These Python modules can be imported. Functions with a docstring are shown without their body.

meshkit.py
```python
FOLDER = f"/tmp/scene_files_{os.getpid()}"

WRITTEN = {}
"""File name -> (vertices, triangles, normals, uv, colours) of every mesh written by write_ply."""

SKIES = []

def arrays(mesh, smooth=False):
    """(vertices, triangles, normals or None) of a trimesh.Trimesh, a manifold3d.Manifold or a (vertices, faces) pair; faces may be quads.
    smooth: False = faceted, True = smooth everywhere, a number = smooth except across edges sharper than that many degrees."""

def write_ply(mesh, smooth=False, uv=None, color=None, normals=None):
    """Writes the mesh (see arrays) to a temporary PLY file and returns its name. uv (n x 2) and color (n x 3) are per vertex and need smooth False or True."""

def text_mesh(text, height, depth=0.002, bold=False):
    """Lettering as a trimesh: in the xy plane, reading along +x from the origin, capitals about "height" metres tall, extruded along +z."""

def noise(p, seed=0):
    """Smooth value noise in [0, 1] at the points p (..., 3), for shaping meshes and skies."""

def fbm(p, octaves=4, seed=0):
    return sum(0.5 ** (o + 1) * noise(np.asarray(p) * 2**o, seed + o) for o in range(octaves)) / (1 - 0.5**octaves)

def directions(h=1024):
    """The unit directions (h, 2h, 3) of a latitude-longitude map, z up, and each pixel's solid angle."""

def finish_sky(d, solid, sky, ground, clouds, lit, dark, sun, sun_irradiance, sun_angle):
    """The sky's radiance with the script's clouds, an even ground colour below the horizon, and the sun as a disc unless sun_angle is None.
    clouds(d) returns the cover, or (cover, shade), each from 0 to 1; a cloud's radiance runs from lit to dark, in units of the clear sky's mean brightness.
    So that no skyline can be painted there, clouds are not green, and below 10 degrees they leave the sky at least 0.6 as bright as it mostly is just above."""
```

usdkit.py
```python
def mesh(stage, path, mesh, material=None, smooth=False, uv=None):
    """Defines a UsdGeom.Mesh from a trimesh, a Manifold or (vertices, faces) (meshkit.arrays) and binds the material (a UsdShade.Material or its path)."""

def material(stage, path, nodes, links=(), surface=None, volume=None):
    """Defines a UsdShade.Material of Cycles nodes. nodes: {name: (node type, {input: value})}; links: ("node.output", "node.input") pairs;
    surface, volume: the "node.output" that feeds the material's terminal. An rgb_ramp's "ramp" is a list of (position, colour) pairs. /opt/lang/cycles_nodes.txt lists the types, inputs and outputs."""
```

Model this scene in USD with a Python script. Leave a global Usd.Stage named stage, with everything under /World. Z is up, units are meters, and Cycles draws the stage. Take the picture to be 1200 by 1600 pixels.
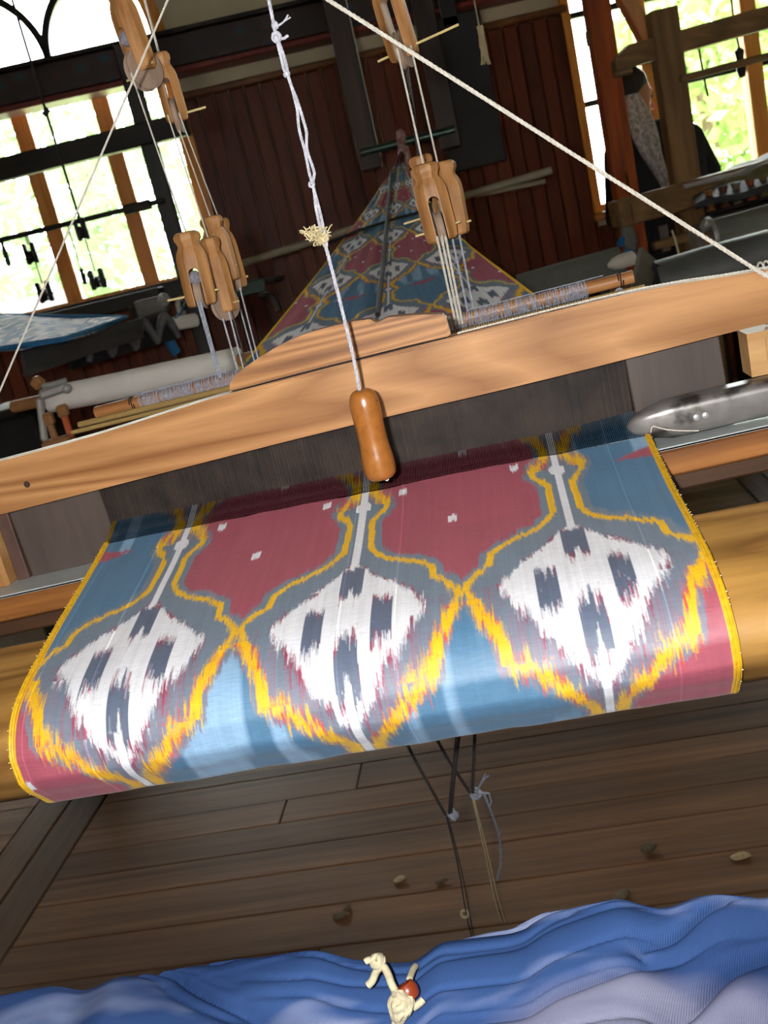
import math, random
import numpy as np, trimesh, shapely
import manifold3d as m3
from shapely.geometry import Polygon, LineString, Point
from pxr import Usd, UsdGeom, UsdLux, UsdShade, Sdf, Gf, Vt
import usdkit, meshkit

stage = Usd.Stage.CreateInMemory()
UsdGeom.SetStageUpAxis(stage, 'Z')
UsdGeom.Xform.Define(stage, '/World')
UsdGeom.Scope.Define(stage, '/World/Looks')
rng = np.random.default_rng(7)

# ------------------------------------------------------------------ camera
F, PITCH, ROLL, YAW = 1550.0, math.radians(15.5), math.radians(13.5), math.radians(9.0)
EYE = np.array([0, 0, 1.05])
FWD = np.array([-math.sin(YAW) * math.cos(PITCH), math.cos(YAW) * math.cos(PITCH), -math.sin(PITCH)])
_r0 = np.array([math.cos(YAW), math.sin(YAW), 0.0])
_u0 = np.cross(_r0, FWD)
RGT = math.cos(ROLL) * _r0 - math.sin(ROLL) * _u0
UPV = math.sin(ROLL) * _r0 + math.cos(ROLL) * _u0
cam = UsdGeom.Camera.Define(stage, '/World/camera')
cam.CreateHorizontalApertureAttr(36.0)
cam.CreateVerticalApertureAttr(48.0)
cam.CreateFocalLengthAttr(36.0 * F / 1200.0)
cam.CreateClippingRangeAttr(Gf.Vec2f(0.02, 200.0))
cam.CreateFStopAttr(26.0)
cam.CreateFocusDistanceAttr(0.70)
cam.CreateExposureAttr(0.0)
cam.AddTransformOp().Set(Gf.Matrix4d(*RGT, 0, *UPV, 0, *(-FWD), 0, *EYE, 1))

# ------------------------------------------------------------------ light
# overcast daylight outside the windows
dome = UsdLux.DomeLight.Define(stage, '/World/sky')
dome.CreateIntensityAttr(7.5)
dome.CreateColorAttr(Gf.Vec3f(0.97, 1.0, 1.0))
# the flash of the camera that took the picture: a small lamp beside its lens
flash = UsdLux.SphereLight.Define(stage, '/World/camera_flash')
flash.CreateRadiusAttr(0.009)
flash.CreateIntensityAttr(9600.0)
_sh = UsdLux.ShapingAPI.Apply(flash.GetPrim()); _sh.CreateShapingConeAngleAttr(58.0); _sh.CreateShapingConeSoftnessAttr(0.7)
flash.CreateColorAttr(Gf.Vec3f(1.0, 0.98, 0.95))
_fp = EYE - 0.042 * RGT + 0.016 * UPV - 0.012 * FWD
flash.AddTransformOp().Set(Gf.Matrix4d(*RGT, 0, *UPV, 0, *(-FWD), 0, *_fp, 1))

# ------------------------------------------------------------------ small tools
def ray(px, py):
    return FWD + (px - 600) / F * RGT - (py - 800) / F * UPV
def at(px, py, d):
    return EYE + d * ray(px, py)
def at_y(px, py, y):
    r = ray(px, py); return EYE + r * (y / r[1])
def at_z(px, py, z):
    r = ray(px, py); return EYE + r * ((z - EYE[2]) / r[2])
WA = math.radians(12)                                     # the far wall runs 12 degrees off the loom
WW = np.array([math.cos(WA), math.sin(WA), 0]); WN = np.array([-math.sin(WA), math.cos(WA), 0]); WO = np.array([-0.7196, 4.5434, 0.0])
def wp(s, off, z):
    return WO + s * WW + off * WN + np.array([0, 0, z])
def on_wall(px, py, off=0.0):
    r = ray(px, py); t = ((WO - EYE) @ WN + off) / (r @ WN); q = EYE + r * t
    return (q - WO) @ WW, q[2]
def lin(c):
    c = np.asarray(c, float) / 255.0
    return np.where(c <= 0.04045, c / 12.92, ((c + 0.055) / 1.055) ** 2.4)

used = {}
def numbered(parent, name):
    key = (parent, name); n = used.get(key, 0); used[key] = n + 1
    return f'{parent}/{name}' + (f'_{n:03d}' if n else '')
loc_of = {}
def tag(p, label=None, cat=None, group=None, kind=None):
    p = p.GetPrim() if hasattr(p, 'GetPrim') else p
    for k, v in (('label', label), ('category', cat), ('group', group), ('kind', kind)):
        if v: p.SetCustomDataByKey(k, v)
    return p
def thing(name, label=None, cat=None, loc=(0, 0, 0), group=None, kind=None):
    path = numbered('/World', name)
    x = UsdGeom.Xform.Define(stage, path)
    x.AddTranslateOp().Set(Gf.Vec3d(*map(float, loc)))
    loc_of[path] = np.asarray(loc, float)
    tag(x, label, cat, group, kind)
    return path
def obj(name, mesh, mat, parent='/World', smooth=False, label=None, cat=None, group=None, kind=None, col=None, st=None):
    """One Mesh prim; mesh points are in world coordinates (moved into the parent's frame)."""
    path = numbered(parent, name)
    root = '/'.join(parent.split('/')[:3])
    off = loc_of.get(root)
    if isinstance(mesh, list):
        mesh = trimesh.util.concatenate(mesh)
    if off is not None and np.any(off):
        if isinstance(mesh, tuple): mesh = (np.asarray(mesh[0]) - off, mesh[1])
        else: mesh = mesh.copy(); mesh.apply_translation(-off)
    m = usdkit.mesh(stage, path, mesh, mat, smooth=smooth, uv=st)
    if col is not None:
        UsdGeom.PrimvarsAPI(m).CreatePrimvar('dye', Sdf.ValueTypeNames.Color3fArray, 'vertex').Set(Vt.Vec3fArray.FromNumpy(np.asarray(col, np.float32)))
    tag(m, label, cat, group, kind)
    return path

def cbox(size, c=0.004, centre=(0, 0, 0)):
    """A box with chamfered edges."""
    sx, sy, sz = [s / 2 for s in size]; c = min(c, sx * .6, sy * .6, sz * .6)
    pts = [(a * (sx - (k != 0) * c), b * (sy - (k != 1) * c), d * (sz - (k != 2) * c)) for a in (-1, 1) for b in (-1, 1) for d in (-1, 1) for k in (0, 1, 2)]
    m = trimesh.PointCloud(pts).convex_hull
    m.apply_translation(centre)
    return m
def frame_to(m, o, x, y, z):
    T = np.eye(4); T[:3, 0], T[:3, 1], T[:3, 2], T[:3, 3] = x, y, z, o
    m = m.copy(); m.apply_transform(T); return m
def unit(v):
    v = np.asarray(v, float); return v / np.linalg.norm(v)
def beam(p0, p1, w, h, up=(0, 0, 1), c=0.004):
    """A chamfered bar from p0 to p1, w wide (sideways), h high (along up)."""
    p0, p1 = np.asarray(p0, float), np.asarray(p1, float)
    x = unit(p1 - p0); y = unit(np.cross(up, x)); z = np.cross(x, y)
    return frame_to(cbox((np.linalg.norm(p1 - p0), w, h), c), (p0 + p1) / 2, x, y, z)
def wbox(s0, s1, o0, o1, z0, z1, c=0.004):
    """A box in the far wall's frame."""
    m = cbox((abs(s1 - s0), abs(o1 - o0), abs(z1 - z0)), c)
    return frame_to(m, wp((s0 + s1) / 2, (o0 + o1) / 2, (z0 + z1) / 2), WW, WN, np.array([0, 0, 1.0]))
def tube(pts, r, n=8, caps=True):
    pts = np.asarray(pts, float); k = len(pts); r = np.broadcast_to(np.asarray(r, float), k)
    t = np.gradient(pts, axis=0); t /= np.maximum(np.linalg.norm(t, axis=1, keepdims=True), 1e-12)
    a = np.cross(t[0], [0.31, 0.52, 0.8]); a /= np.linalg.norm(a); A = [a]
    for i in range(1, k):
        a = A[-1] - (A[-1] @ t[i]) * t[i]; A.append(a / np.linalg.norm(a))
    A = np.array(A); B = np.cross(t, A)
    ang = np.linspace(0, 2 * np.pi, n, endpoint=False)
    v = pts[:, None] + r[:, None, None] * (np.cos(ang)[None, :, None] * A[:, None] + np.sin(ang)[None, :, None] * B[:, None])
    v = v.reshape(-1, 3); f = []
    i, j = np.meshgrid(np.arange(k - 1), np.arange(n), indexing='ij'); i, j = i.ravel(), j.ravel(); j2 = (j + 1) % n
    q = np.stack([i * n + j, i * n + j2, (i + 1) * n + j2, (i + 1) * n + j], 1)
    f = np.vstack([q[:, [0, 1, 2]], q[:, [0, 2, 3]]])
    if caps:
        v = np.vstack([v, pts[0], pts[-1]]); c0, c1 = k * n, k * n + 1
        jj = np.arange(n); j2 = (jj + 1) % n
        f = np.vstack([f, np.stack([np.full(n, c0), j2, jj], 1), np.stack([np.full(n, c1), (k - 1) * n + jj, (k - 1) * n + j2], 1)])
    return trimesh.Trimesh(v, f, process=False)
def resample(pts, step):
    pts = np.asarray(pts, float)
    L = np.r_[0, np.cumsum(np.linalg.norm(np.diff(pts, axis=0), axis=1))]
    from scipy.interpolate import PchipInterpolator
    q = np.linspace(0, L[-1], max(3, int(L[-1] / step) + 1))
    return np.stack([PchipInterpolator(L, pts[:, i])(q) for i in range(3)], 1)
def rope(pts, r, strands=3, pitch=None, n=5, step=None):
    """A laid rope: strands twisted round one another along the path."""
    pitch = pitch or r * 7; p = resample(pts, step or pitch / 7)
    L = np.r_[0, np.cumsum(np.linalg.norm(np.diff(p, axis=0), axis=1))]
    t = np.gradient(p, axis=0); t /= np.linalg.norm(t, axis=1, keepdims=True)
    a = np.cross(t, [0.31, 0.52, 0.8]); a /= np.linalg.norm(a, axis=1, keepdims=True); b = np.cross(t, a)
    out = []
    for k in range(strands):
        ph = 2 * np.pi * (L / pitch + k / strands)
        out.append(tube(p + r * 0.5 * (np.cos(ph)[:, None] * a + np.sin(ph)[:, None] * b), r * 0.55, n))
    return trimesh.util.concatenate(out)
def lathe(prof, p0, axis, n=32, xdir=None):
    """prof: (radius, height) pairs along the axis from p0."""
    axis = unit(axis); x = unit(np.cross(axis, [0.3, 0.9, 0.1]) if xdir is None else xdir); y = np.cross(axis, x)
    prof = np.asarray(prof, float); ang = np.linspace(0, 2 * np.pi, n, endpoint=False)
    v = (np.asarray(p0)[None, None] + prof[:, 1, None, None] * axis + prof[:, 0, None, None] * (np.cos(ang)[None, :, None] * x + np.sin(ang)[None, :, None] * y)).reshape(-1, 3)
    k = len(prof); i, j = np.meshgrid(np.arange(k - 1), np.arange(n), indexing='ij'); i, j = i.ravel(), j.ravel(); j2 = (j + 1) % n
    q = np.stack([i * n + j, i * n + j2, (i + 1) * n + j2, (i + 1) * n + j], 1)
    f = np.vstack([q[:, [0, 1, 2]], q[:, [0, 2, 3]]])
    m = trimesh.Trimesh(v, f, process=False)
    m.merge_vertices(); m.update_faces(m.nondegenerate_faces()); return m
def extrude(poly, depth, o, x, y, z, c=0.0):
    """Extrude a shapely polygon (in the x,y axes given) along z by depth; optional chamfer."""
    m = trimesh.creation.extrude_polygon(poly, depth, engine='earcut')
    return frame_to(m, np.asarray(o, float), np.asarray(x, float), np.asarray(y, float), np.asarray(z, float))
def hull(*spheres, seg=14):
    """manifold hull of spheres ((x,y,z), r)."""
    return m3.Manifold.batch_hull([m3.Manifold.sphere(r, seg).translate(tuple(map(float, p))) for p, r in spheres])
def to_tm(man):
    m = man.to_mesh(); return trimesh.Trimesh(np.array(m.vert_properties[:, :3]), np.array(m.tri_verts), process=False)
def knot(p, r, seed, loops=3, th=0.0009):
    """A little tangled knot of cord."""
    g = np.random.default_rng(seed); out = []
    for k in range(loops):
        a = np.linspace(0, 2 * np.pi, 26)
        u, v = unit(g.normal(size=3)), unit(g.normal(size=3)); v = unit(np.cross(u, v)); wv = np.cross(u, v)
        out.append(tube(np.asarray(p) + r * (0.75 + 0.3 * g.random()) * (np.cos(a)[:, None] * v + np.sin(a)[:, None] * wv) + 0.25 * r * np.sin(3 * a)[:, None] * u, th, 6))
    return out

# ------------------------------------------------------------------ materials
def looks(name): return '/World/Looks/' + name
def plain(name, rgb, rough=0.55, metal=0.0, spec=0.5, vary=0.12, scale=30.0, bump=0.0, sheen=0.0, dark=None):
    """One colour with a little mottling; rgb in sRGB 0-255."""
    c = lin(rgb); d = lin(dark) if dark is not None else c * (1 - vary * 2)
    nodes = {'tc': ('texture_coordinate', {}), 'n': ('noise_texture', {'scale': scale, 'detail': 5.0, 'roughness': 0.6}),
             'r': ('rgb_ramp', {'ramp': [(0.3, tuple(d)), (0.62, tuple(c))]}),
             'p': ('principled_bsdf', {'roughness': rough, 'metallic': metal, 'specular_ior_level': spec, 'sheen_weight': sheen})}
    links = [('tc.object', 'n.vector'), ('n.fac', 'r.fac'), ('r.color', 'p.base_color')]
    if bump:
        nodes['n2'] = ('noise_texture', {'scale': scale * 6, 'detail': 4.0}); nodes['b'] = ('bump', {'strength': bump, 'distance': 0.002})
        links += [('tc.object', 'n2.vector'), ('n2.fac', 'b.height'), ('b.normal', 'p.normal')]
    return usdkit.material(stage, looks(name), nodes, links, surface='p.BSDF')
def wood(name, light, dark, axis='x', grain=60.0, stretch=0.06, rough=0.5, spec=0.4, rings=True, bump=0.25, vary=0.0, ring=0.16, lines=16.0):
    """Wood whose grain runs along one axis of the object; vary: tone differs from piece to piece."""
    k = 'xyz'.index(axis); sc = [1.0, 1.0, 1.0]; sc[k] = stretch
    cl, cd = lin(light), lin(dark); mid = 0.5 * cl + 0.5 * cd
    nodes = {'tc': ('texture_coordinate', {}), 'mp': ('mapping', {'scale': tuple(sc)}),
             'n': ('noise_texture', {'scale': grain, 'detail': 6.0, 'roughness': 0.65, 'distortion': 0.4}),
             'nb': ('noise_texture', {'scale': grain * ring, 'detail': 1.5, 'roughness': 0.4, 'distortion': 0.5}),
             'r': ('rgb_ramp', {'ramp': [(0.28, tuple(cd)), (0.5, tuple(mid)), (0.68, tuple(cl))]}),
             'ad': ('math', {'math_type': 'multiply_add', 'value2': 0.72 if rings else 0.55, 'value3': 0.0}),
             'b': ('bump', {'strength': bump, 'distance': 0.001}),
             'p': ('principled_bsdf', {'roughness': rough, 'specular_ior_level': spec})}
    links = [('tc.object', 'mp.vector'), ('mp.vector', 'n.vector'), ('mp.vector', 'nb.vector'),
             ('n.fac', 'ad.value1'), ('ad.value', 'mx.value1'), ('mx.value', 'r.fac'), ('n.fac', 'b.height'), ('b.normal', 'p.normal')]
    if rings:   # growth rings: contour lines of a slow noise
        nodes['rs'] = ('math', {'math_type': 'multiply', 'value2': lines}); nodes['rf'] = ('math', {'math_type': 'pingpong', 'value2': 1.0})
        nodes['sc'] = ('math', {'math_type': 'multiply', 'value2': 0.24})
        links += [('nb.fac', 'rs.value1'), ('rs.value', 'rf.value1'), ('rf.value', 'sc.value1'), ('sc.value', 'mx.value2')]
    else:
        nodes['sc'] = ('math', {'math_type': 'multiply', 'value2': 0.45}); links += [('nb.fac', 'sc.value1'), ('sc.value', 'mx.value2')]
    nodes['mx'] = ('math', {'math_type': 'add'})
    out = 'r.color'
    if vary:
        nodes['oi'] = ('object_info', {}); nodes['mr'] = ('map_range', {'to_min': 1 - vary, 'to_max': 1 + vary}); nodes['hs'] = ('hsv', {})
        links += [('oi.random', 'mr.value'), ('mr.result', 'hs.value'), ('r.color', 'hs.color')]; out = 'hs.color'
    links.append((out, 'p.base_color'))
    return usdkit.material(stage, looks(name), nodes, links, surface='p.BSDF')

# materials used in many places
M_floor = wood('floor_wood', (138, 100, 68), (60, 40, 26), 'x', 40, 0.04, 0.62, 0.3, rings=False, vary=0.20)
M_floor_daylit = wood('daylit_floor_wood', (158, 140, 122), (108, 92, 78), 'x', 46, 0.05, 0.7, 0.25, rings=False, vary=0.15)  # paler, greyer floor wood: window daylight put into the colour
M_floor_y = wood('floor_wood_border', (120, 90, 64), (62, 42, 28), 'y', 46, 0.05, 0.62, 0.3, rings=False, vary=0.2)
M_subfloor = plain('subfloor_dust', (20, 15, 12), 0.9)
M_panel = wood('panel_wood', (128, 58, 26), (66, 25, 11), 'z', 30, 0.06, 0.5, 0.35, rings=False, vary=0.28)
M_plaster = plain('plaster', (222, 210, 182), 0.85, vary=0.05, scale=6, bump=0.1)
M_ceiling = plain('ceiling_paint', (120, 100, 76), 0.9, vary=0.05, scale=5)
M_trim = wood('trim_wood', (140, 92, 48), (92, 54, 26), 'x', 40, 0.08, 0.5)
M_pine_z = wood('window_pine', (246, 176, 84), (226, 144, 58), 'z', 50, 0.07, 0.45)
M_pine_x = wood('window_pine_flat', (196, 132, 70), (150, 90, 42), 'x', 50, 0.07, 0.45)
M_darkwood = wood('dark_loom_wood', (42, 33, 26), (20, 15, 11), 'x', 50, 0.1, 0.5)
M_darkwood_z = wood('dark_loom_wood_upright', (46, 36, 28), (23, 17, 12), 'z', 50, 0.1, 0.5)

# ------------------------------------------------------------------ the room
S0, S1, DEEP, TOP = -2.9, 3.1, -7.2, 3.05
# far wall with two arched windows
def arch(s0, s1, z0, spring):
    r = (s1 - s0) / 2; a = np.linspace(0, np.pi, 28)
    return Polygon([(s0, z0), (s1, z0)] + [((s0 + s1) / 2 + r * math.cos(t), spring + r * math.sin(t)) for t in a])
WIN1, WIN2 = (-1.80, -0.455, 1.03, 2.03), (1.285, 2.72, 0.90, 2.05)
wall_poly = Polygon([(S0, 0), (S1, 0), (S1, TOP), (S0, TOP)]).difference(arch(*WIN1)).difference(arch(*WIN2))
far = thing('wall_far', kind='structure')
obj('plaster', extrude(wall_poly, 0.26, WO, WW, [0, 0, 1], WN) if False else frame_to(trimesh.creation.extrude_polygon(wall_poly, 0.26, engine='earcut'), WO + 0.26 * WN, WW, np.array([0, 0, 1.0]), -WN), M_plaster, far)
def panel_run(s0, s1, z1, w=0.0672):
    k = 0; s = s0
    while s < s1 - 0.01:
        e = min(s + w, s1)
        b = wbox(s + 0.0012, e - 0.0012, -0.017 - 0.003 * rng.random(), 0.0, 0.06, z1, 0.005)
        obj('board', b, M_panel, far); s = e
panel_run(-2.9, -0.43, 0.97); panel_run(-0.43, 1.262, 1.752); panel_run(1.262, 3.05, 0.84)
tr = obj('trim', wbox(-0.445, 1.275, -0.035, 0, 1.752, 1.782, 0.006), M_trim, far)
bb = obj('baseboard_far', wbox(S0, S1, -0.03, 0, 0.0, 0.10, 0.006), M_panel, kind='structure')
for nm, s, sgn in (('wall_left', S0, -1), ('wall_right', S1, 1)):
    obj(nm, wbox(s, s + sgn * 0.2, DEEP, 0.26, 0, TOP), M_plaster, kind='structure')
WIN3 = (-0.6, 0.0, 1.2, 1.8)  # unseen window behind the camera, added to raise the ambient light
near_poly = Polygon([(S0 - .2, 0), (S1 + .2, 0), (S1 + .2, TOP), (S0 - .2, TOP)]).difference(arch(*WIN3))
obj('wall_near', frame_to(trimesh.creation.extrude_polygon(near_poly, 0.2, engine='earcut'), WO + DEEP * WN, WW, np.array([0, 0, 1.0]), -WN), M_plaster, kind='structure')
obj('ceiling', wbox(S0 - 0.2, S1 + 0.2, DEEP - 0.2, 0.4, TOP, TOP + 0.1), M_ceiling, kind='structure')
# painted beam across the far wall
M_painted = usdkit.material(stage, looks('painted_beam'), {
    'tc': ('texture_coordinate', {}), 'mp': ('mapping', {'scale': (1.0, 1.0, 1.4)}), 'v': ('voronoi_texture', {'scale': 9.0, 'randomness': 0.35}),
    'r': ('rgb_ramp', {'ramp': [(0.0, tuple(lin((30, 62, 70)))), (0.22, tuple(lin((24, 44, 58)))), (0.3, tuple(lin((70, 32, 26)))), (0.38, tuple(lin((44, 28, 24)))), (1, tuple(lin((38, 25, 21))))]}),
    'p': ('principled_bsdf', {'roughness': 0.5})}, [('tc.object', 'mp.vector'), ('mp.vector', 'v.vector'), ('v.distance', 'r.fac'), ('r.color', 'p.base_color')], surface='p.BSDF')
M_redpaint = plain('red_paint', (120, 38, 30), 0.5)
bm = thing('trim_1', kind='structure', label='dark painted wooden beam with floral lozenges and a red lower edge along the far wall', loc=wp(0, -0.07, 1.85))
obj('painted_beam', wbox(-2.88, 3.05, -0.14, -0.001, 1.862, 1.985, 0.006), M_painted, bm)
obj('red_edge', wbox(-2.88, 3.05, -0.15, -0.001, 1.838, 1.862, 0.004), M_redpaint, bm)
obj('ledge', wbox(-2.88, 3.05, -0.155, -0.001, 1.985, 2.004, 0.004), M_darkwood, bm)

# windows: frame, mullions and bars, glass
M_glass = usdkit.material(stage, looks('window_glass'), {'f': ('fresnel', {'IOR': 1.45}), 't': ('transparent_bsdf', {'color': (0.96, 0.98, 0.97)}), 'g': ('glossy_bsdf', {'roughness': 0.02}), 'm': ('mix_closure', {})},
                          [('f.fac', 'm.fac'), ('t.BSDF', 'm.closure1'), ('g.BSDF', 'm.closure2')], surface='m.closure')
def window(n, win, mull, rails, fan):
    s0, s1, z0, sp = win
    w = thing(f'window_{n}', kind='structure', loc=wp((s0 + s1) / 2, 0.1, z0))
    ring = arch(s0, s1, z0, sp).difference(arch(s0 + 0.03, s1 - 0.03, z0 + 0.03, sp))
    obj('window_frame', frame_to(trimesh.creation.extrude_polygon(ring, 0.10, engine='earcut'), WO + 0.16 * WN, WW, np.array([0, 0, 1.0]), -WN), M_pine_z, w)
    ring = arch(s0 - 0.035, s1 + 0.035, z0 - 0.03, sp).difference(arch(s0, s1, z0, sp))
    obj('casing', frame_to(trimesh.creation.extrude_polygon(ring, 0.022, engine='earcut'), WO + 0.0 * WN, WW, np.array([0, 0, 1.0]), -WN), M_pine_z, w)
    obj('window_sill', wbox(s0 - 0.05, s1 + 0.05, -0.07, 0.10, z0 - 0.035, z0, 0.005), M_pine_x, w)
    for a, b in mull:
        obj('mullion', wbox(a, b, 0.06, 0.13, z0, sp - 0.02), M_pine_z, w)
    for a, b, c, d in rails:
        obj('glazing_bar', wbox(a, b, 0.075, 0.115, c, d, 0.003), M_darkwood, w)
    for pts in fan:
        for k, half in enumerate((pts,)):
            obj('fan_bar', beam_path([wp(s, 0.09, z) for s, z in half], 0.03, 0.045), M_darkwood, w)
    gl = trimesh.creation.extrude_polygon(arch(s0 + 0.01, s1 - 0.01, z0 + 0.01, sp), 0.004, engine='earcut')
    obj('pane', frame_to(gl, WO + 0.098 * WN, WW, np.array([0, 0, 1.0]), -WN), M_glass, w)
def beam_path(pts, w, d):
    """A flat bar that follows a curve in the wall's plane."""
    out = []
    for a, b in zip(pts[:-1], pts[1:]):
        e = unit(np.asarray(b) - a) * 0.006
        out.append(beam(np.asarray(a) - e, np.asarray(b) + e, w, d, up=WN, c=0.003))
    return out
def arc(cx, cz, r, a0, a1, n=14):
    return [(cx + r * math.cos(math.radians(a)), cz + r * math.sin(math.radians(a))) for a in np.linspace(a0, a1, n)]
window(1, WIN1, [(-1.155, -1.085), (-0.805, -0.735), (-1.52, -1.45)], [(-1.78, -0.47, 2.0, 2.045)],
       [arc(-0.62, 2.035, 0.31, 180, 118), arc(-1.26, 2.035, 0.33, 0, 75), arc(-1.64, 2.035, 0.30, 0, 70), arc(-1.0, 2.035, 0.34, 180, 112)])
window(2, WIN2, [(1.60, 1.655), (2.085, 2.16)], [(1.30, 2.70, 1.735, 1.76), (1.30, 2.70, 1.36, 1.385), (1.30, 2.70, 2.03, 2.07)],
       [arc(2.45, 2.06, 0.42, 180, 115), arc(1.58, 2.06, 0.45, 0, 70)])

for n_, (a_, b_, z_, sp_) in ((3, WIN3),):  # frame and bars of the added fill-light opening
    w_ = thing(f'window_{n_}', kind='structure', loc=wp((a_ + b_) / 2, DEEP - .1, z_))
    rg = arch(a_, b_, z_, sp_).difference(arch(a_ + .05, b_ - .05, z_ + .05, sp_))
    obj('window_frame', frame_to(trimesh.creation.extrude_polygon(rg, 0.08, engine='earcut'), WO + (DEEP - .06) * WN, WW, np.array([0, 0, 1.0]), -WN), M_pine_z, w_)
    obj('mullion', wbox((a_ + b_) / 2 - .035, (a_ + b_) / 2 + .035, DEEP - .13, DEEP - .07, z_, sp_ + .27), M_pine_z, w_)
    obj('glazing_bar', wbox(a_ + .04, b_ - .04, DEEP - .12, DEEP - .08, sp_ - .02, sp_ + .02), M_pine_x, w_)

# floor: separate boards, a border board along each side of the loom
floor = thing('floor', kind='structure')
obj('subfloor', trimesh.creation.box((9, 13, 0.06), trimesh.transformations.translation_matrix((0, 0.6, -0.056))), M_subfloor, floor)
def planks(x0, x1, ya, yb, w):
    y = ya
    while y < yb:
        ww = w * (0.82 + 0.4 * rng.random())
        xs = [x0, x1] if rng.random() < 0.6 else [x0, x0 + (x1 - x0) * rng.uniform(0.25, 0.75), x1]
        for a, b in zip(xs[:-1], xs[1:]):
            m = cbox((b - a - 0.003, ww - (0.0012 if rng.random() < .6 else 0.004), 0.024), 0.0012)
            m.apply_translation(((a + b) / 2, y + ww / 2, -0.0125 + 0.0010 * rng.random()))
            obj('plank', m, M_floor if y < 2.35 else M_floor_daylit, floor)  # far boards take the wood with daylight painted in
        y += ww
planks(-1.06, 0.665, -0.2, 4.3, 0.092)
planks(-3.6, -1.235, 0.2, 4.1, 0.125)
planks(0.835, 2.6, 0.4, 5.1, 0.125)
for xa, xb in ((-1.235, -1.148), (-1.148, -1.06), (0.665, 0.75), (0.75, 0.835)):
    m = cbox((xb - xa - 0.004, 5.4, 0.024), 0.002); m.apply_translation(((xa + xb) / 2, 2.1, -0.0115)); obj('plank', m, M_floor_y, floor)

# ------------------------------------------------------------------ outside the windows
M_grass = plain('grass', (190, 206, 140), 0.9, vary=0.1, scale=2)
M_leaf = usdkit.material(stage, looks('leaves'), {'oi': ('geometry', {}), 'r': ('rgb_ramp', {'ramp': [(0, tuple(lin((150, 172, 108)))), (0.5, tuple(lin((192, 206, 158)))), (1, tuple(lin((222, 230, 200))))]}),
    'd': ('diffuse_bsdf', {}), 't': ('translucent_bsdf', {}), 'm': ('mix_closure', {'fac': 0.4})},
    [('oi.random_per_island', 'r.fac'), ('r.color', 'd.color'), ('r.color', 't.color'), ('d.BSDF', 'm.closure1'), ('t.BSDF', 'm.closure2')], surface='m.closure')
M_leaf2 = usdkit.material(stage, looks('darker_green_leaves'), {'oi': ('geometry', {}), 'r': ('rgb_ramp', {'ramp': [(0, tuple(lin((112, 130, 96)))), (0.5, tuple(lin((150, 164, 134)))), (1, tuple(lin((188, 196, 172))))]}),
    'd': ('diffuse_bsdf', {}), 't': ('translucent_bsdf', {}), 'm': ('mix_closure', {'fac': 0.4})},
    [('oi.random_per_island', 'r.fac'), ('r.color', 'd.color'), ('r.color', 't.color'), ('d.BSDF', 'm.closure1'), ('t.BSDF', 'm.closure2')], surface='m.closure')  # darker leaf colours for the trees outside the left window
M_bark = plain('bark', (120, 100, 80), 0.9, vary=0.2)
gm = wbox(-14, 14, 0.3, 26, -0.5, -0.3); obj('lawn', gm, M_grass, label='bright lawn and undergrowth outside the far windows', cat='grass', kind='stuff')
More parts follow.
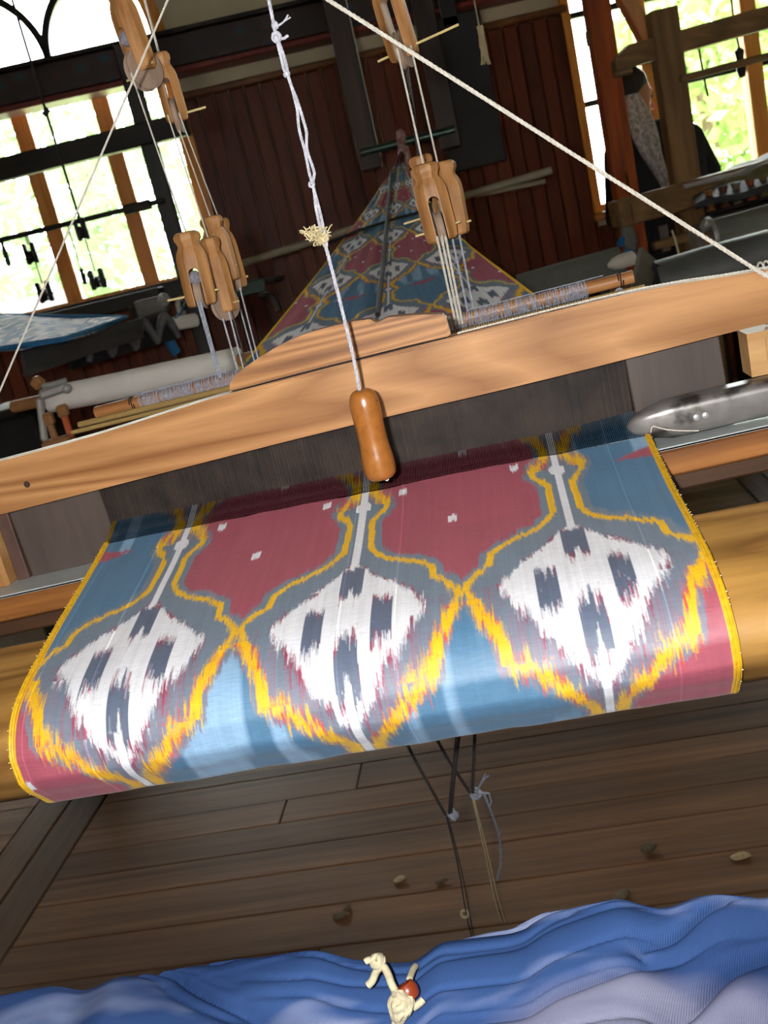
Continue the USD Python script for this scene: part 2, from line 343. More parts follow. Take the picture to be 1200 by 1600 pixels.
def tree(s, off, h, r, n, label, cat, name, leaf=None):
    t = thing(name, label, cat, wp(s, off, -0.3), 'trees outside the windows')
    g = np.random.default_rng(int(abs(s * 100 + off * 10)))
    trunk = [wp(s, off, -0.32), wp(s + 0.05, off, h * 0.35), wp(s - 0.04, off + 0.05, h * 0.75)]
    obj('trunk', tube(resample(trunk, 0.2), np.linspace(0.09, 0.03, len(resample(trunk, 0.2))), 8), M_bark, t)
    V = []; c = wp(s, off, h * 0.62)
    d = g.normal(size=(n, 3)); d /= np.linalg.norm(d, axis=1, keepdims=True)
    lump = 0.75 + 0.5 * meshkit.noise(d * 2.2 + s, 3)
    p = c + d * (np.array([r, r, h * 0.42]) * (lump * g.uniform(0.35, 1, n) ** 0.45)[:, None])
    a = g.normal(size=(n, 3)); a /= np.linalg.norm(a, axis=1, keepdims=True); b = np.cross(a, g.normal(size=(n, 3))); b /= np.linalg.norm(b, axis=1, keepdims=True)
    sz = g.uniform(0.05, 0.11, n)[:, None]
    v = np.stack([p - a * sz, p + b * sz * 0.5, p + a * sz, p - b * sz * 0.5], 1).reshape(-1, 3)
    i = np.arange(n)[:, None] * 4
    f = np.vstack([i + [0, 1, 2], i + [0, 2, 3]])
    obj('foliage', trimesh.Trimesh(v, f, process=False), leaf or M_leaf, t, kind='stuff')
tree(-2.3, 4.8, 3.0, 1.1, 1500, 'pale leafy tree outside the left window, furthest left', 'tree', 'leafy_tree', M_leaf2)
tree(-0.95, 8.0, 3.2, 1.7, 2400, 'low bushy tree outside the left window behind its right mullion', 'tree', 'leafy_tree', M_leaf2)
tree(3.35, 3.4, 2.5, 0.75, 2600, 'bright leafy tree outside the right window beside the seated weaver', 'tree', 'leafy_tree')
tree(5.6, 6.4, 3.2, 1.3, 2600, 'bushy tree further off outside the right window, behind the nearer tree', 'tree', 'leafy_tree')
M_shed = plain('shed_paint', (112, 128, 104), 0.8)
sh = thing('garden_shed', 'small grey-green shed outside the lower left corner of the left window', 'shed', wp(-2.1, 2.5, -0.3))
obj('wall', wbox(-2.75, -1.62, 2.1, 3.0, -0.3, 1.02), M_shed, sh)
rf = m3.Manifold.hull_points([tuple(wp(s, o, z)) for s, o, z in [(-2.8, 2.0, 1.02), (-1.56, 2.0, 1.02), (-2.8, 3.1, 1.02), (-1.56, 3.1, 1.02), (-2.8, 2.5, 1.16), (-1.56, 2.5, 1.16)]])
obj('roof', to_tm(rf), M_darkwood, sh)

# ------------------------------------------------------------------ the ikat: how the warp is dyed
XL, XR = -0.333, 0.0885; CW = XR - XL
PERIOD, CROSS = 0.28, 0.163          # one repeat along the warp; t (metres from the fell, towards the weaver) of the first crossing
_half = [(-.14, .042), (-.133, .040), (-.125, .028), (-.116, .019), (-.100, .020), (-.088, .021), (-.077, .021), (-.068, .032), (-.061, .045), (-.055, .061), (-.053, .074), (-.048, .090), (-.043, .108), (-.036, .123), (-.022, .126), (-.016, .143), (0, .1665),
         (.008, .157), (.014, .153), (.026, .143), (.038, .128), (.047, .120), (.060, .117), (.066, .092), (.072, .075), (.080, .054), (.090, .036), (.100, .023), (.110, .015), (.122, .018), (.133, .036), (.14, .042)]
_hx = np.array([(h * CW, d) for d, h in _half])
_line = LineString(_hx)
Y_in = _line.buffer(0.0023, cap_style='flat').union(Point(_hx[16]).buffer(0.0045))
Y_band = _line.buffer(0.0072, cap_style='flat')
_wh = [(0.0, -.058), (.012, -.051), (.026, -.043), (.050, -.030), (.070, -.022), (.086, -.014), (.101, -.005), (.115, .001), (.115, .009), (.104, .016), (.090, .025), (.079, .033), (.069, .041), (.055, .051), (.041, .061), (.030, .068), (.021, .073), (.010, .078), (0.0, .084)]
_rp = [(h * CW, d) for h, d in _wh]
W_poly = Polygon(_rp + [(-x, d) for x, d in _rp[::-1]])
S_poly = Polygon([(-.0024, -.141), (.0024, -.141), (.0024, .141), (-.0024, .141)]).union(Polygon([(-.0055, -.141), (.0055, -.141), (.0052, -.134), (0, -.1295), (-.0052, -.134)])).union(Polygon([(-.0055, .141), (.0055, .141), (.0050, .136), (0, .133), (-.0050, .136)]))
def _rect(u0, u1, t0, t1): return Polygon([(u0 * CW, t0), (u1 * CW, t0), (u1 * CW, t1), (u0 * CW, t1)])
D_poly = _rect(-.018, .017, -.050, -.017).difference(_rect(-.003, .004, -.025, -.015)).union(_rect(-.065, -.035, -.003, .029)).union(_rect(.036, .066, -.005, .027)).union(
    _rect(-.016, .018, .032, .056).union(_rect(-.015, -.004, .050, .067)).union(_rect(.007, .019, .050, .068)).union(_rect(-.006, .006, .024, .036)))
INK = {k: lin(v) for k, v in dict(white=(207, 208, 214), slate=(102, 117, 132), red=(150, 73, 88), blue=(72, 110, 140), yellow=(214, 166, 24), plum=(134, 58, 80), orange=(186, 70, 64), navy=(84, 94, 114)).items()}

def ikat(u, t, seed=1, soft=1.0):
    """Three readings of the dye, each with its own loose threads: the feathered look of resist-dyed silk."""
    return 0.46 * _ikat(u, t, seed, soft, 0) + 0.30 * _ikat(u, t, seed, soft * 1.25, 1) + 0.24 * _ikat(u, t, seed, soft * 1.5, 2)
def _ikat(u, t, seed, soft, draw, thread=0.0007):
    """The dye at (u across 0..1, t along, metres): crisp shapes whose edges step and feather along each bundle of threads."""
    x = u * CW; col = np.floor(x / thread).astype(int)
    def jit(layer, a_hi, a_lo, tt):
        g = np.random.default_rng(1000 * seed + layer); N = 700
        bund = np.floor(np.cumsum(g.random(N) < 0.34)).astype(int)
        p = np.stack([bund[col % N] * 7.31, np.floor(tt / 0.045) * 3.7, np.full(tt.shape, layer * 5.0)], -1)
        q = np.stack([col * 5.17, np.floor(tt / 0.045) * 3.7, np.full(tt.shape, layer * 9.0)], -1)
        v = (meshkit.noise(p, seed) - 0.5) * 1.15 + (meshkit.noise(q, seed + 3 + 50 * draw) - 0.5) * 1.2
        low = np.clip((((tt - CROSS + PERIOD / 2) % PERIOD) - PERIOD / 2) / 0.03 + 0.4, 0, 1)
        return v * (a_hi + (a_lo - a_hi) * low) * soft
    k = np.clip(np.floor(u * 3), 0, 2); X = x - (k + 0.5) / 3 * CW
    wob = (meshkit.noise(np.stack([k * 3.3 + np.floor((t - 0.023) / PERIOD) * 7.7, u * 9, t * 20], -1), 5) - 0.5)
    def dd(tt): return ((tt - CROSS + PERIOD / 2) % PERIOD) - PERIOD / 2
    has = lambda poly, XX, D: shapely.contains_xy(poly, XX, D)
    aX = np.abs(X + 0.0016 * wob)
    out = np.tile(INK['slate'], (len(u), 1))
    # the fields between the stems
    tf = t + jit(1, .006, .006, t); D = dd(tf); h = np.interp(D, [a for a, _ in _half], [b * CW for _, b in _half])
    gap = np.clip(np.floor(u * 3 + 0.5), 0, 3).astype(int); row = np.round((tf - 0.023) / PERIOD).astype(int)
    fld = (aX > h) & ~has(Y_band, aX, D)
    isred = ((gap == 1) | (gap == 2)) == (row % 2 == 0)
    out[fld & isred] = INK['red']; out[fld & ~isred] = INK['blue']
    # small marks in the middle of the fields
    gu = (u - gap / 3.0); gt = t - 0.023 - PERIOD * np.round((t - 0.023) / PERIOD) + jit(2, .003, .003, t)
    redmark = fld & ~isred & (np.abs(gu) < 0.075 - 8 * np.abs(gt + 0.05 * gu)) & (np.abs(gt) < 0.009); out[redmark] = INK['red']
    for a, b in ((-.098, -.012), (-.012, .043), (.098, -.014), (.012, -.052)):
        out[fld & isred & (np.abs(gu - a) < 0.007) & (np.abs(gt - b) < 0.0045)] = INK['white']
    # fringes of red where the wrappings leaked, then white, its dark dots, stem, yellow lines
    tw = t + jit(3, .005, .011, t); tr_ = t + jit(4, .008, .020, t)
    fr = has(W_poly, X, dd(tr_)); wh = has(W_poly, X, dd(tw))
    out[fr] = INK['plum']
    edge = has(W_poly.buffer(0.0012), X, dd(tw + 0.004 * np.sign(dd(t)))) & ~wh; out[edge & (jit(9, 1, 1, t) > 0.1)] = INK['plum']
    out[wh] = INK['white']
    td = t + jit(5, .006, .012, t); dt = has(D_poly, X, dd(td)); td2 = t + jit(6, .008, .018, t); d2 = has(D_poly, X, dd(td2))
    out[wh & d2] = INK['plum']; out[wh & dt] = INK['navy']
    st_ = has(S_poly, X, dd(t + jit(7, .0015, .0015, t))); out[st_ & ~(wh & dt)] = INK['white']
    ty = t + jit(8, .0045, .012, t); ty2 = t + jit(10, .006, .014, t); low = dd(t) > 0.012
    out[has(Y_in.buffer(0.0004), aX, dd(ty2)) & low & ~wh] = INK['orange']
    ye = has(Y_in.buffer(0.0014), aX, dd(ty)) & low | has(Y_in, aX, dd(ty)); out[ye & ~wh] = INK['yellow']
    sel = (u < 0.011) | (u > 0.989); out[sel] = INK['yellow']
    lowz = np.clip((dd(t) + .005) / .03, 0, 1); sl = (out == INK['slate']).all(1)
    st2 = meshkit.noise(np.stack([col * 1.7 + draw * 31, t * 14, 0 * t + 2], -1), 8); mk = sl & (st2 > .70) & (lowz > .2); out[mk] = 0.45 * out[mk] + 0.55 * INK['plum'] * 1.3
    bl = (out == INK['blue']).all(1); pale = np.clip((meshkit.noise(np.stack([x * 90, t * 9, 0 * t + 7], -1), 17) - .52) * 3, 0, .5) * lowz; out[bl] = out[bl] * (1 - pale[bl, None]) + lin((156, 188, 218)) * pale[bl, None]
    # thread to thread and slub to slub variation
    g = np.random.default_rng(seed + 77); tv = 1 + 0.10 * (g.random(1200) - 0.5); tv[g.random(1200) < 0.012] *= 1.55
    out = out * tv[col % 1200][:, None]
    out = out * (0.94 + 0.12 * meshkit.noise(np.stack([x * 260, t * 30, 0 * t], -1), 9))[:, None]
    return np.clip(out, 0, 0.95)

def cloth_mat(name, rough, weft, sheen, spec=0.5):
    """Silk and cotton: dye from the mesh; weft ribs as fine relief."""
    return usdkit.material(stage, looks(name), {
        'a': ('attribute', {'attribute': 'dye'}), 'tc': ('texture_coordinate', {}), 'mp': ('mapping', {'scale': (0.15, 1.0, 1.0)}),
        'n': ('noise_texture', {'scale': 900.0, 'detail': 3.0, 'roughness': 0.7}), 'n2': ('noise_texture', {'scale': 900.0, 'detail': 2.0}),
        'hm': ('map_range', {'from_min': 0.3, 'from_max': 0.7, 'to_min': 1 - weft, 'to_max': 1 + weft}), 'hs': ('hsv', {}),
        'b': ('bump', {'strength': 0.18, 'distance': 0.0005}), 'p': ('principled_bsdf', {'roughness': rough, 'specular_ior_level': spec, 'sheen_weight': sheen, 'sheen_roughness': 0.4})},
        [('tc.object', 'mp.vector'), ('mp.vector', 'n.vector'), ('tc.object', 'n2.vector'), ('n.fac', 'hm.value'), ('hm.result', 'hs.value'), ('a.color', 'hs.color'), ('hs.color', 'p.base_color'), ('n.fac', 'b.height'), ('b.normal', 'p.normal')], surface='p.BSDF')
M_ikat = cloth_mat('ikat_silk', 0.56, 0.10, 0.1, 0.6)
M_warp = cloth_mat('warp_silk', 0.85, 0.05, 0.0, 0.05)

# the cloth's path: from the reed over the breast beam and under it
_pts = np.array([[.708, .869], [.64, .855], [.585, .8465], [.556, .8415], [.534, .8370], [.512, .8285], [.499, .8175], [.4925, .8045], [.4925, .7935], [.4965, .7845], [.506, .7735], [.518, .7615], [.535, .756], [.57, .754], [.62, .747], [.66, .727], [.69, .69]])
from scipy.interpolate import PchipInterpolator
def path_yz(n):
    s = np.r_[0, np.cumsum(np.linalg.norm(np.diff(_pts, axis=0), axis=1))]; q = np.linspace(0, s[-1], n)
    p = np.stack([PchipInterpolator(s, _pts[:, i])(q) for i in (0, 1)], 1)
    return p, np.r_[0, np.cumsum(np.linalg.norm(np.diff(p, axis=0), axis=1))]
NU, NT = 620, 520
yz, tt = path_yz(NT); uu = np.linspace(0, 1, NU)
def grid_faces(a, b):
    i, j = np.meshgrid(np.arange(a - 1), np.arange(b - 1), indexing='ij'); i, j = i.ravel(), j.ravel()
    q = np.stack([i * b + j, (i + 1) * b + j, (i + 1) * b + j + 1, i * b + j + 1], 1)
    return np.vstack([q[:, [0, 1, 2]], q[:, [0, 2, 3]]])
U, T = np.meshgrid(uu, tt); Y = np.broadcast_to(yz[:, :1], U.shape); Z = np.broadcast_to(yz[:, 1:], U.shape)
wav = 0.0009 * (meshkit.noise(np.stack([U * 9, T * 22, 0 * U], -1), 2) - 0.5) + 0.0010 * (meshkit.noise(np.stack([U * 26, T * 4, 0 * U + 4], -1), 6) - 0.5)
skew = np.clip((T - 0.08) / 0.09, 0, 1) * (U - 0.5)      # the beam is neither quite level nor quite square to the loom
P = np.stack([XL + U * CW, Y - 0.010 * skew, Z + wav + 0.006 * skew], -1).reshape(-1, 3)
cl = thing('ikat_cloth', 'woven ikat cloth with white diamonds and yellow ogees, drawn over the front beam', 'cloth', (-0.122, 0.56, 0.84))
obj('woven_cloth', (P, grid_faces(NT, NU)), M_ikat, cl, smooth=True, col=ikat(U.ravel(), T.ravel()))
M_selv = plain('selvedge_yellow', (214, 166, 20), 0.6, vary=0.15, scale=300)
M_fluff = plain('selvedge_fluff', (226, 214, 190), 0.8)
for e, u in ((-1, 0.003), (1, 0.997)):
    rr = np.clip((tt - 0.08) / 0.09, 0, 1) * (u - 0.5); line = np.stack([np.full(NT, XL + u * CW), yz[:, 0] - .010 * rr, yz[:, 1] + 0.0006 + .006 * rr], 1)
    p = obj('selvedge', [tube(line[:520:3], 0.0011, 6), tube(line[:520:3] + [e * -0.0017, 0, 0.0003], 0.0010, 6)], M_selv, cl, smooth=40, label='yellow selvedge along the cloth edge')
    loops = []
    for i in range(6, 470, 4):
        b = line[i]; nrm = np.array([0, -(yz[i + 1, 1] - yz[i - 1, 1]), yz[i + 1, 0] - yz[i - 1, 0]]); nrm = -unit(nrm)
        if nrm[2] < 0 and yz[i, 1] > .79: nrm = -nrm
        h = rng.uniform(0.0006, 0.0018)
        loops.append(tube([b, b + [e * h, 0, 0] + nrm * h * 0.5, b + [e * h * 0.4, 0.0012, 0]], 0.00022, 4))
    obj('weft_loop', loops, M_fluff, p, kind='stuff', label='pale weft ends along the selvedge')

# bare warp between the fell and the reed: separate threads in two layers of the shed
NTH = 330
g = np.random.default_rng(3); vs, fs, cs = [], [], []
xs = (np.arange(NTH) + 0.5) / NTH
for layer in (0, 1):
    q = np.linspace(0, 1, 7)
    for i in range(NTH):
        u = xs[i] + (layer - 0.5) * 0.4 / NTH; lift = 0.004 * np.clip((u - 0.86) / 0.14, 0, 1)
        y = .7085 + q * .0275; z = .869 + q * (.010 if layer else -.001) + lift * q
        x = XL + u * CW; w = CW / NTH * 0.30
        v = np.stack([np.stack([np.full(7, x - w), y, z], 1), np.stack([np.full(7, x), y, z + w * 0.8], 1), np.stack([np.full(7, x + w), y, z], 1)], 1).reshape(-1, 3)
        vs.append(v); fs.append(grid_faces(7, 3)); cs.append((np.full(21, u), np.repeat(-q * .029, 3)))
n0 = np.arange(len(vs)) * 21
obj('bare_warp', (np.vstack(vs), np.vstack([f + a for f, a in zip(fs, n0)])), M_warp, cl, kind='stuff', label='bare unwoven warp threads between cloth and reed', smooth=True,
    col=0.26 * ikat(np.concatenate([c[0] for c in cs]), np.concatenate([c[1] for c in cs])))  # dye darkened: the dimness of the grazing-lit threads is painted in

# the warp behind the heddles, gathered to a bundle on the bar at the back
NY, NX = 560, 220
ys = np.linspace(0.96, 2.93, NY)
lx = PchipInterpolator([.95, 1.242, 1.818, 2.4, 2.75, 2.95], [-.333, -.307, -.259, -.214, -.192, -.183])(ys)
rx = PchipInterpolator([.95, 1.2, 1.643, 2.2, 2.6, 2.78, 2.95], [.088, .045, -.035, -.108, -.150, -.166, -.168])(ys)
U, YY = np.meshgrid(np.linspace(0, 1, NX), ys)
zz = .9 + .173 * (YY - .95) - 0.012 * np.sin((YY - .95) / 2 * np.pi)
bun = np.clip((YY - 2.5) / 0.4, 0, 1)
zz = zz + 0.0007 * np.sin(U * 60 + YY * 2) * (1 + bun * 8) - 0.010 * bun * (U - 0.5) ** 2 * 4
P = np.stack([lx[:, None] + U * (rx - lx)[:, None], YY, zz], -1).reshape(-1, 3)
ws = thing('warp_sheet', 'unwoven ikat warp narrowing to a bundle on the bar at the back', 'warp', (-0.15, 1.9, 1.05))
obj('warp', (P, grid_faces(NY, NX)), M_warp, ws, smooth=True, col=np.clip(1.25 * ikat(U.ravel(), -((YY.ravel() - .708) * 1.0 + .124), seed=4, soft=0.8) + .012, 0, .85))
tail = resample([(-0.176, 2.90, 1.235), (-0.176, 2.97, 1.262), (-0.175, 3.0, 1.296), (-0.174, 3.03, 1.27), (-0.174, 3.035, 1.20)], 0.006)
M_tail = plain('warp_bundle', (196, 170, 168), 0.7, vary=0.3, scale=60, dark=(150, 40, 52))
obj('bundle', rope(tail, 0.013, 5, 0.16, 6), M_tail, ws, label='warp ends twisted into a rope over the bar')
M_black = plain('black_thread', (22, 20, 22), 0.8)
def on_sheet(px, py, up=0.003):
    r = ray(px, py); y = 1.5
    for _ in range(30):     # meets the local sloped plane through (y, z)
        z = .9 + .173 * (y - .95) - 0.012 * math.sin((y - .95) / 2 * math.pi) + up
        t = (z - EYE[2] - 0.173 * y) / (r[2] - 0.173 * r[1]); y = (EYE + r * t)[1]
    return EYE + r * t
obj('lease_cord', tube([on_sheet(*p) for p in ((590, 492), (598, 420), (605, 340), (611, 272))], 0.0036, 6), M_black, ws, label='dark cord lying along the middle of the warp')
obj('lease_cord', tube([on_sheet(*p) for p in ((505, 384), (560, 360), (620, 341), (676, 326))], 0.003, 6), M_black, ws, label='dark cord lying across the warp')

# ------------------------------------------------------------------ the loom in front: frame, beater, reed, shuttle
M_rail = wood('beater_pine', (186, 138, 90), (122, 78, 40), 'x', 40, 0.07, 0.5, 0.3, ring=0.36, lines=34.0)
M_crest = wood('crest_pine', (186, 134, 84), (104, 64, 34), 'x', 70, 0.06, 0.5, 0.3, ring=0.25, lines=26.0)
M_breast = wood('breast_beam_pine', (170, 128, 66), (92, 60, 26), 'x', 30, 0.12, 0.5, 0.3, ring=0.4, lines=20.0)
M_race = wood('race_wood', (176, 116, 58), (100, 58, 26), 'x', 50, 0.06, 0.5)
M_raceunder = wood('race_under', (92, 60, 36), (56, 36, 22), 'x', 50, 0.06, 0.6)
M_reedboard = wood('reed_end_board', (82, 70, 64), (48, 40, 38), 'z', 60, 0.08, 0.55, 0.4, rings=False)
M_reedstrip = plain('reed_edge_strip', (84, 62, 54), 0.5, vary=0.15)
M_reed = plain('reed_cane', (56, 46, 41), 0.6, spec=0.2, vary=0.3, scale=40, dark=(30, 27, 27))
M_reeddent = plain('reed_dents', (54, 44, 39), 0.55, spec=0.25, vary=0.3, scale=40, dark=(28, 25, 25))
M_zinc = plain('race_metal', (176, 182, 182), 0.42, metal=0.15, vary=0.08, scale=18)
M_steel = usdkit.material(stage, looks('shuttle_steel'), {'tc': ('texture_coordinate', {}), 'n': ('noise_texture', {'scale': 45.0, 'detail': 4.0}), 'r': ('rgb_ramp', {'ramp': [(0.36, tuple(lin((58, 54, 52)))), (0.47, tuple(lin((120, 116, 114)))), (0.7, tuple(lin((140, 137, 135))))]}),
    'p': ('principled_bsdf', {'metallic': 0.45, 'roughness': 0.36, 'specular_ior_level': 0.8})}, [('tc.object', 'n.vector'), ('n.fac', 'r.fac'), ('r.color', 'p.base_color')], surface='p.BSDF')
M_box = wood('shuttle_box_wood', (196, 156, 104), (150, 106, 60), 'x', 40, 0.1, 0.5)
M_lw = wood('loom_post_wood', (120, 84, 52), (78, 50, 30), 'z', 40, 0.07, 0.55)
M_lx = wood('loom_bar_wood', (120, 84, 52), (78, 50, 30), 'x', 40, 0.07, 0.55)

lf = thing('loom', 'squared yellow wooden front beam of the loom under the ikat cloth with its side posts', 'loom', (-0.12, 0.6, 0))
beam_section = Polygon([(.597, .8425), (.585, .8420), (.556, .8370), (.536, .8325), (.516, .8248), (.5038, .8150), (.4978, .804), (.4978, .7945), (.5012, .7875), (.5095, .7775), (.521, .7665), (.537, .7610), (.597, .759)])
bsm = frame_to(trimesh.creation.extrude_polygon(beam_section, 2.40, engine='earcut'), (-1.32, 0, -.0015), np.array([0, 1.0, 0]), np.array([0, 0, 1.0]), np.array([1.0, 0, 0]))
_x = bsm.vertices[:, 0] + .122; bsm.vertices = bsm.vertices + np.stack([0 * _x, -.0238 * _x, .0143 * _x], 1)
obj('breast_beam', bsm, M_breast, lf, smooth=35, label='yellow pine beam the cloth is drawn over')
for x in (-1.34, 1.10):
    for y in (.56, 1.5):
        obj('post', cbox((0.07, 0.08, 2.2), 0.006, (x, y, 1.1)), M_lw, lf)
    obj('side_rail', beam((x, .6, .70), (x, 1.46, .70), 0.05, 0.08), M_lx, lf)
    obj('top_rail', beam((x, .40, 2.225), (x, 1.60, 2.225), 0.06, 0.08), M_lx, lf)
for y in (.66, .93):
    obj('overhead_bar', beam((-1.37, y, 2.16), (1.13, y, 2.16), 0.06, 0.06), M_lx, lf)

bt = thing('loom_beater', 'long pine beater rail with a raised curved crest and dark reed across the loom', 'beater', (-0.12, 0.73, 0.9))
def xz(poly, y0, depth, bev=0.0016):
    Y_ = np.array([0, 1.0, 0])
    a = frame_to(trimesh.creation.extrude_polygon(poly, depth - bev, engine='earcut'), (0, y0 + depth, 0), np.array([1.0, 0, 0]), np.array([0, 0, 1.0]), -Y_)
    return a
def bevelled(outline, y0, depth, c=0.0022):
    """A board cut to an outline in the x,z plane, its front arrises rounded."""
    p = shapely.geometry.polygon.orient(Polygon(outline))
    layers = [(depth, 0.0), (c, 0.0), (c * 0.35, c * 0.3), (0.0, c)]
    out = [m3.Manifold.extrude(m3.CrossSection([np.array(shapely.geometry.polygon.orient(p.buffer(-i)).exterior.coords)[:-1]]), depth - d).translate((0, 0, 0)) for d, i in layers[1:]]
    m = out[0]
    for o in out[1:]: m = m + o
    t = to_tm(m)
    return frame_to(t, (0, y0 + depth, 0), np.array([1.0, 0, 0]), np.array([0, 0, 1.0]), np.array([0, -1.0, 0]))
def dense_line(pts, n=40):
    pts = np.asarray(pts, float); x = np.linspace(pts[0, 0], pts[-1, 0], n); o = np.argsort(pts[:, 0])
    return list(zip(x, PchipInterpolator(pts[o, 0], pts[o, 1])(x)))
low = dense_line([(-.72, .896), (-.41, .907), (-.117, .919), (.022, .9225), (.179, .929), (.50, .940)])
topl = dense_line([(.50, .962), (.183, .965), (.098, .9695), (-.039, .9665), (-.202, .9615), (-.326, .9515), (-.397, .948), (-.72, .940)])
obj('rail', bevelled(low + topl, .715, .020), M_rail, bt, smooth=25)
crest = dense_line([(-.2055, .9625), (-.202, .9625 + .0002), (-.039, .9675)], 16) + [(-.0365, .9685), (-.0372, .9805), (-.0395, .9835), (-.050, .986), (-.066, .9885), (-.078, .9900), (-.0845, .9885), (-.0875, .9885), (-.091, .9915), (-.104, .9928), (-.122, .9925), (-.140, .9915), (-.152, .9895), (-.165, .9862), (-.178, .9820), (-.190, .9775), (-.198, .9735), (-.204, .9680)]
obj('crest', bevelled(crest, .7165, .016, 0.002), M_crest, bt, smooth=25, label='raised curved wooden crest with a cracked lower joint')
obj('joint', beam((-.203, .7168, .9626), (-.040, .7168, .9673), 0.0016, 0.0007, c=0.0002), M_black, bt)
kp = at_y(42, 757, .7148)
obj('wood_knot', lathe([(0, -.0006), (.0024, -.0006), (.0026, 0), (.0014, .0002), (0, .0001)], (kp[0], .7149, kp[2]), (0, -1, 0), 16), M_reed, bt, smooth=50, label='small dark knot near the left end of the rail')
sl = lambda x: .848 + .027 * (x + .43)
obj('race', beam((-.72, .728, sl(-.72) - .0135), (.50, .728, sl(.50) - .0135), 0.062, 0.020, c=0.002), M_race, bt, label='orange-brown wooden shuttle race')
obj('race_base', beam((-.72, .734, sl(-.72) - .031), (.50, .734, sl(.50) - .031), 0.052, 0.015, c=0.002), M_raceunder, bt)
obj('race_plate', beam((-.72, .727, sl(-.72) - .0022), (.50, .727, sl(.50) - .0022), 0.064, 0.0022, c=0.0006), M_zinc, bt, label='grey metal strip on the race')
obj('plate_edge', beam((-.72, .6958, sl(-.72) - .002), (.50, .6958, sl(.50) - .002), 0.0016, 0.0026, c=0.0004), M_zinc, bt)
# the reed
dents = []
gz = np.random.default_rng(5)
for i in range(290):
    x = -.3335 + (i + .5 + .35 * gz.normal() * .5) * .4155 / 290
    dents.append(cbox((0.0009, 0.0012, 0.066), 0.0002, (x, .7366 + 0.0005 * gz.random(), .8965)))
obj('reed_dents', dents, M_reeddent, bt, kind='stuff', label='close row of dark reed dents')
obj('reed_back', cbox((0.416, 0.002, 0.066), 0.0005, (-.1255, .7382, .8965)), M_reed, bt)
for x0, x1 in ((-.414, -.3345), (.0830, .1505)):
    obj('reed_end_board', beam((x0, .738, .882 + .027 * (x0 + .12)), (x1, .738, .882 + .027 * (x1 + .12)), 0.008, 0.076, c=0.001), M_reedboard, bt)
obj('reed_end_strip', cbox((0.011, 0.010, 0.074), 0.001, (-.4205, .737, .875)), M_reedstrip, bt)
# shuttle boxes at the ends of the race
def boxend(x0, x1, z0, z1, y0, y1):
    m = m3.Manifold.cube((x1 - x0, y1 - y0, z1 - z0)).translate((x0, y0, z0)) - m3.Manifold.hull_points([(x0 + .012 + a, y0 - .002 + b, z0 + .006 + d) for a in (0, .2) for b in (0, .010) for d in (0.002, (z1 - z0) - .012)])
    return to_tm(m)
obj('shuttle_box', boxend(.1655, .36, .8925, .9235, .722, .748), M_box, bt, smooth=25, label='light wood shuttle box at the right end')
obj('shuttle_box', cbox((.12, .03, .050), .003, (-.4875, .735, .870)), M_box, bt, label='light wood shuttle box at the left end')
for x in (-.68, .46):
    obj('sword', cbox((0.05, 0.022, 1.29), 0.004, (x, .760, 1.475)), M_lw, bt)
    obj('sword_foot', cbox((0.05, 0.02, 0.17), 0.003, (x, .765, .875)), M_lw, bt)
M_cord = plain('pale_cord', (206, 200, 188), 0.8, vary=0.12, scale=400)
M_cordg = plain('grey_cord', (186, 186, 196), 0.8, vary=0.2, scale=300)
M_cordb = plain('blue_grey_cord', (160, 164, 178), 0.8, vary=0.25, scale=300)
M_cordd = plain('dark_cord', (66, 60, 58), 0.8, vary=0.2, scale=300)
edge = [(x, .7165, z + .0008) for x, z in topl if -.05 < x < .30]
obj('edge_cord', rope([(x, .721, z + .0006) for x, y, z in edge], 0.0008, 2), M_cord, bt, label='thin cord stretched along the top edge of the rail')

# the shuttle lying on the race
xs = np.r_[np.linspace(.0745, .086, 10), np.linspace(.089, .30, 16)]
V = []
for x in xs:
    k = min(1, ((x - .0740) / .030)) ** 0.42 if x < .104 else 1.0
    a = np.linspace(0, 2 * np.pi, 28, endpoint=False); ca, sa = np.cos(a), np.sin(a); e = 0.55
    zc = sl(x) + .0145
    V.append(np.stack([np.full(28, x), .7165 + .0135 * k * np.sign(ca) * np.abs(ca) ** e, zc + .0135 * k * np.sign(sa) * np.abs(sa) ** e], 1))
V = np.array(V); n = len(xs)
i, j = np.meshgrid(np.arange(n - 1), np.arange(28), indexing='ij'); i, j = i.ravel(), j.ravel(); j2 = (j + 1) % 28
q = np.stack([i * 28 + j, i * 28 + j2, (i + 1) * 28 + j2, (i + 1) * 28 + j], 1)
v = np.vstack([V.reshape(-1, 3), [xs[0] - .001, .7165, sl(xs[0]) + .0145]]); c0 = len(v) - 1
f = np.vstack([q[:, [0, 1, 2]], q[:, [0, 2, 3]], np.stack([np.full(28, c0), (np.arange(28) + 1) % 28, np.arange(28)], 1)])
shm = trimesh.Trimesh(v, f, process=False); trimesh.repair.fix_normals(shm)
sh = thing('weaving_shuttle', 'dark polished metal-clad shuttle with a pointed tip lying on the race', 'shuttle', (0.12, 0.7165, 0.862))
obj('body', shm, M_steel, sh, smooth=40)
M_rivet = plain('rivet', (196, 198, 200), 0.4, metal=0.5)
for px, py in ((1088, 652), (1102, 649)):
    p = at_y(px, py, .7035)
    obj('rivet', lathe([(0, -.0004), (.0022, -.0004), (.0022, .0004), (.001, .0009), (0, .001)], (p[0], .7032, p[2]), (0, -1, 0), 14), M_rivet, sh, smooth=40)
thr = resample([(.0885, .7045, .872), at_y(1020, 666, .7025), at_y(1040, 671, .700), at_y(1064, 673, .699), at_y(1092, 673, .6985)], .003)
obj('weft_thread', tube(thr, 0.0005, 5), M_cord, sh, label='white weft thread running from the shuttle to the cloth')

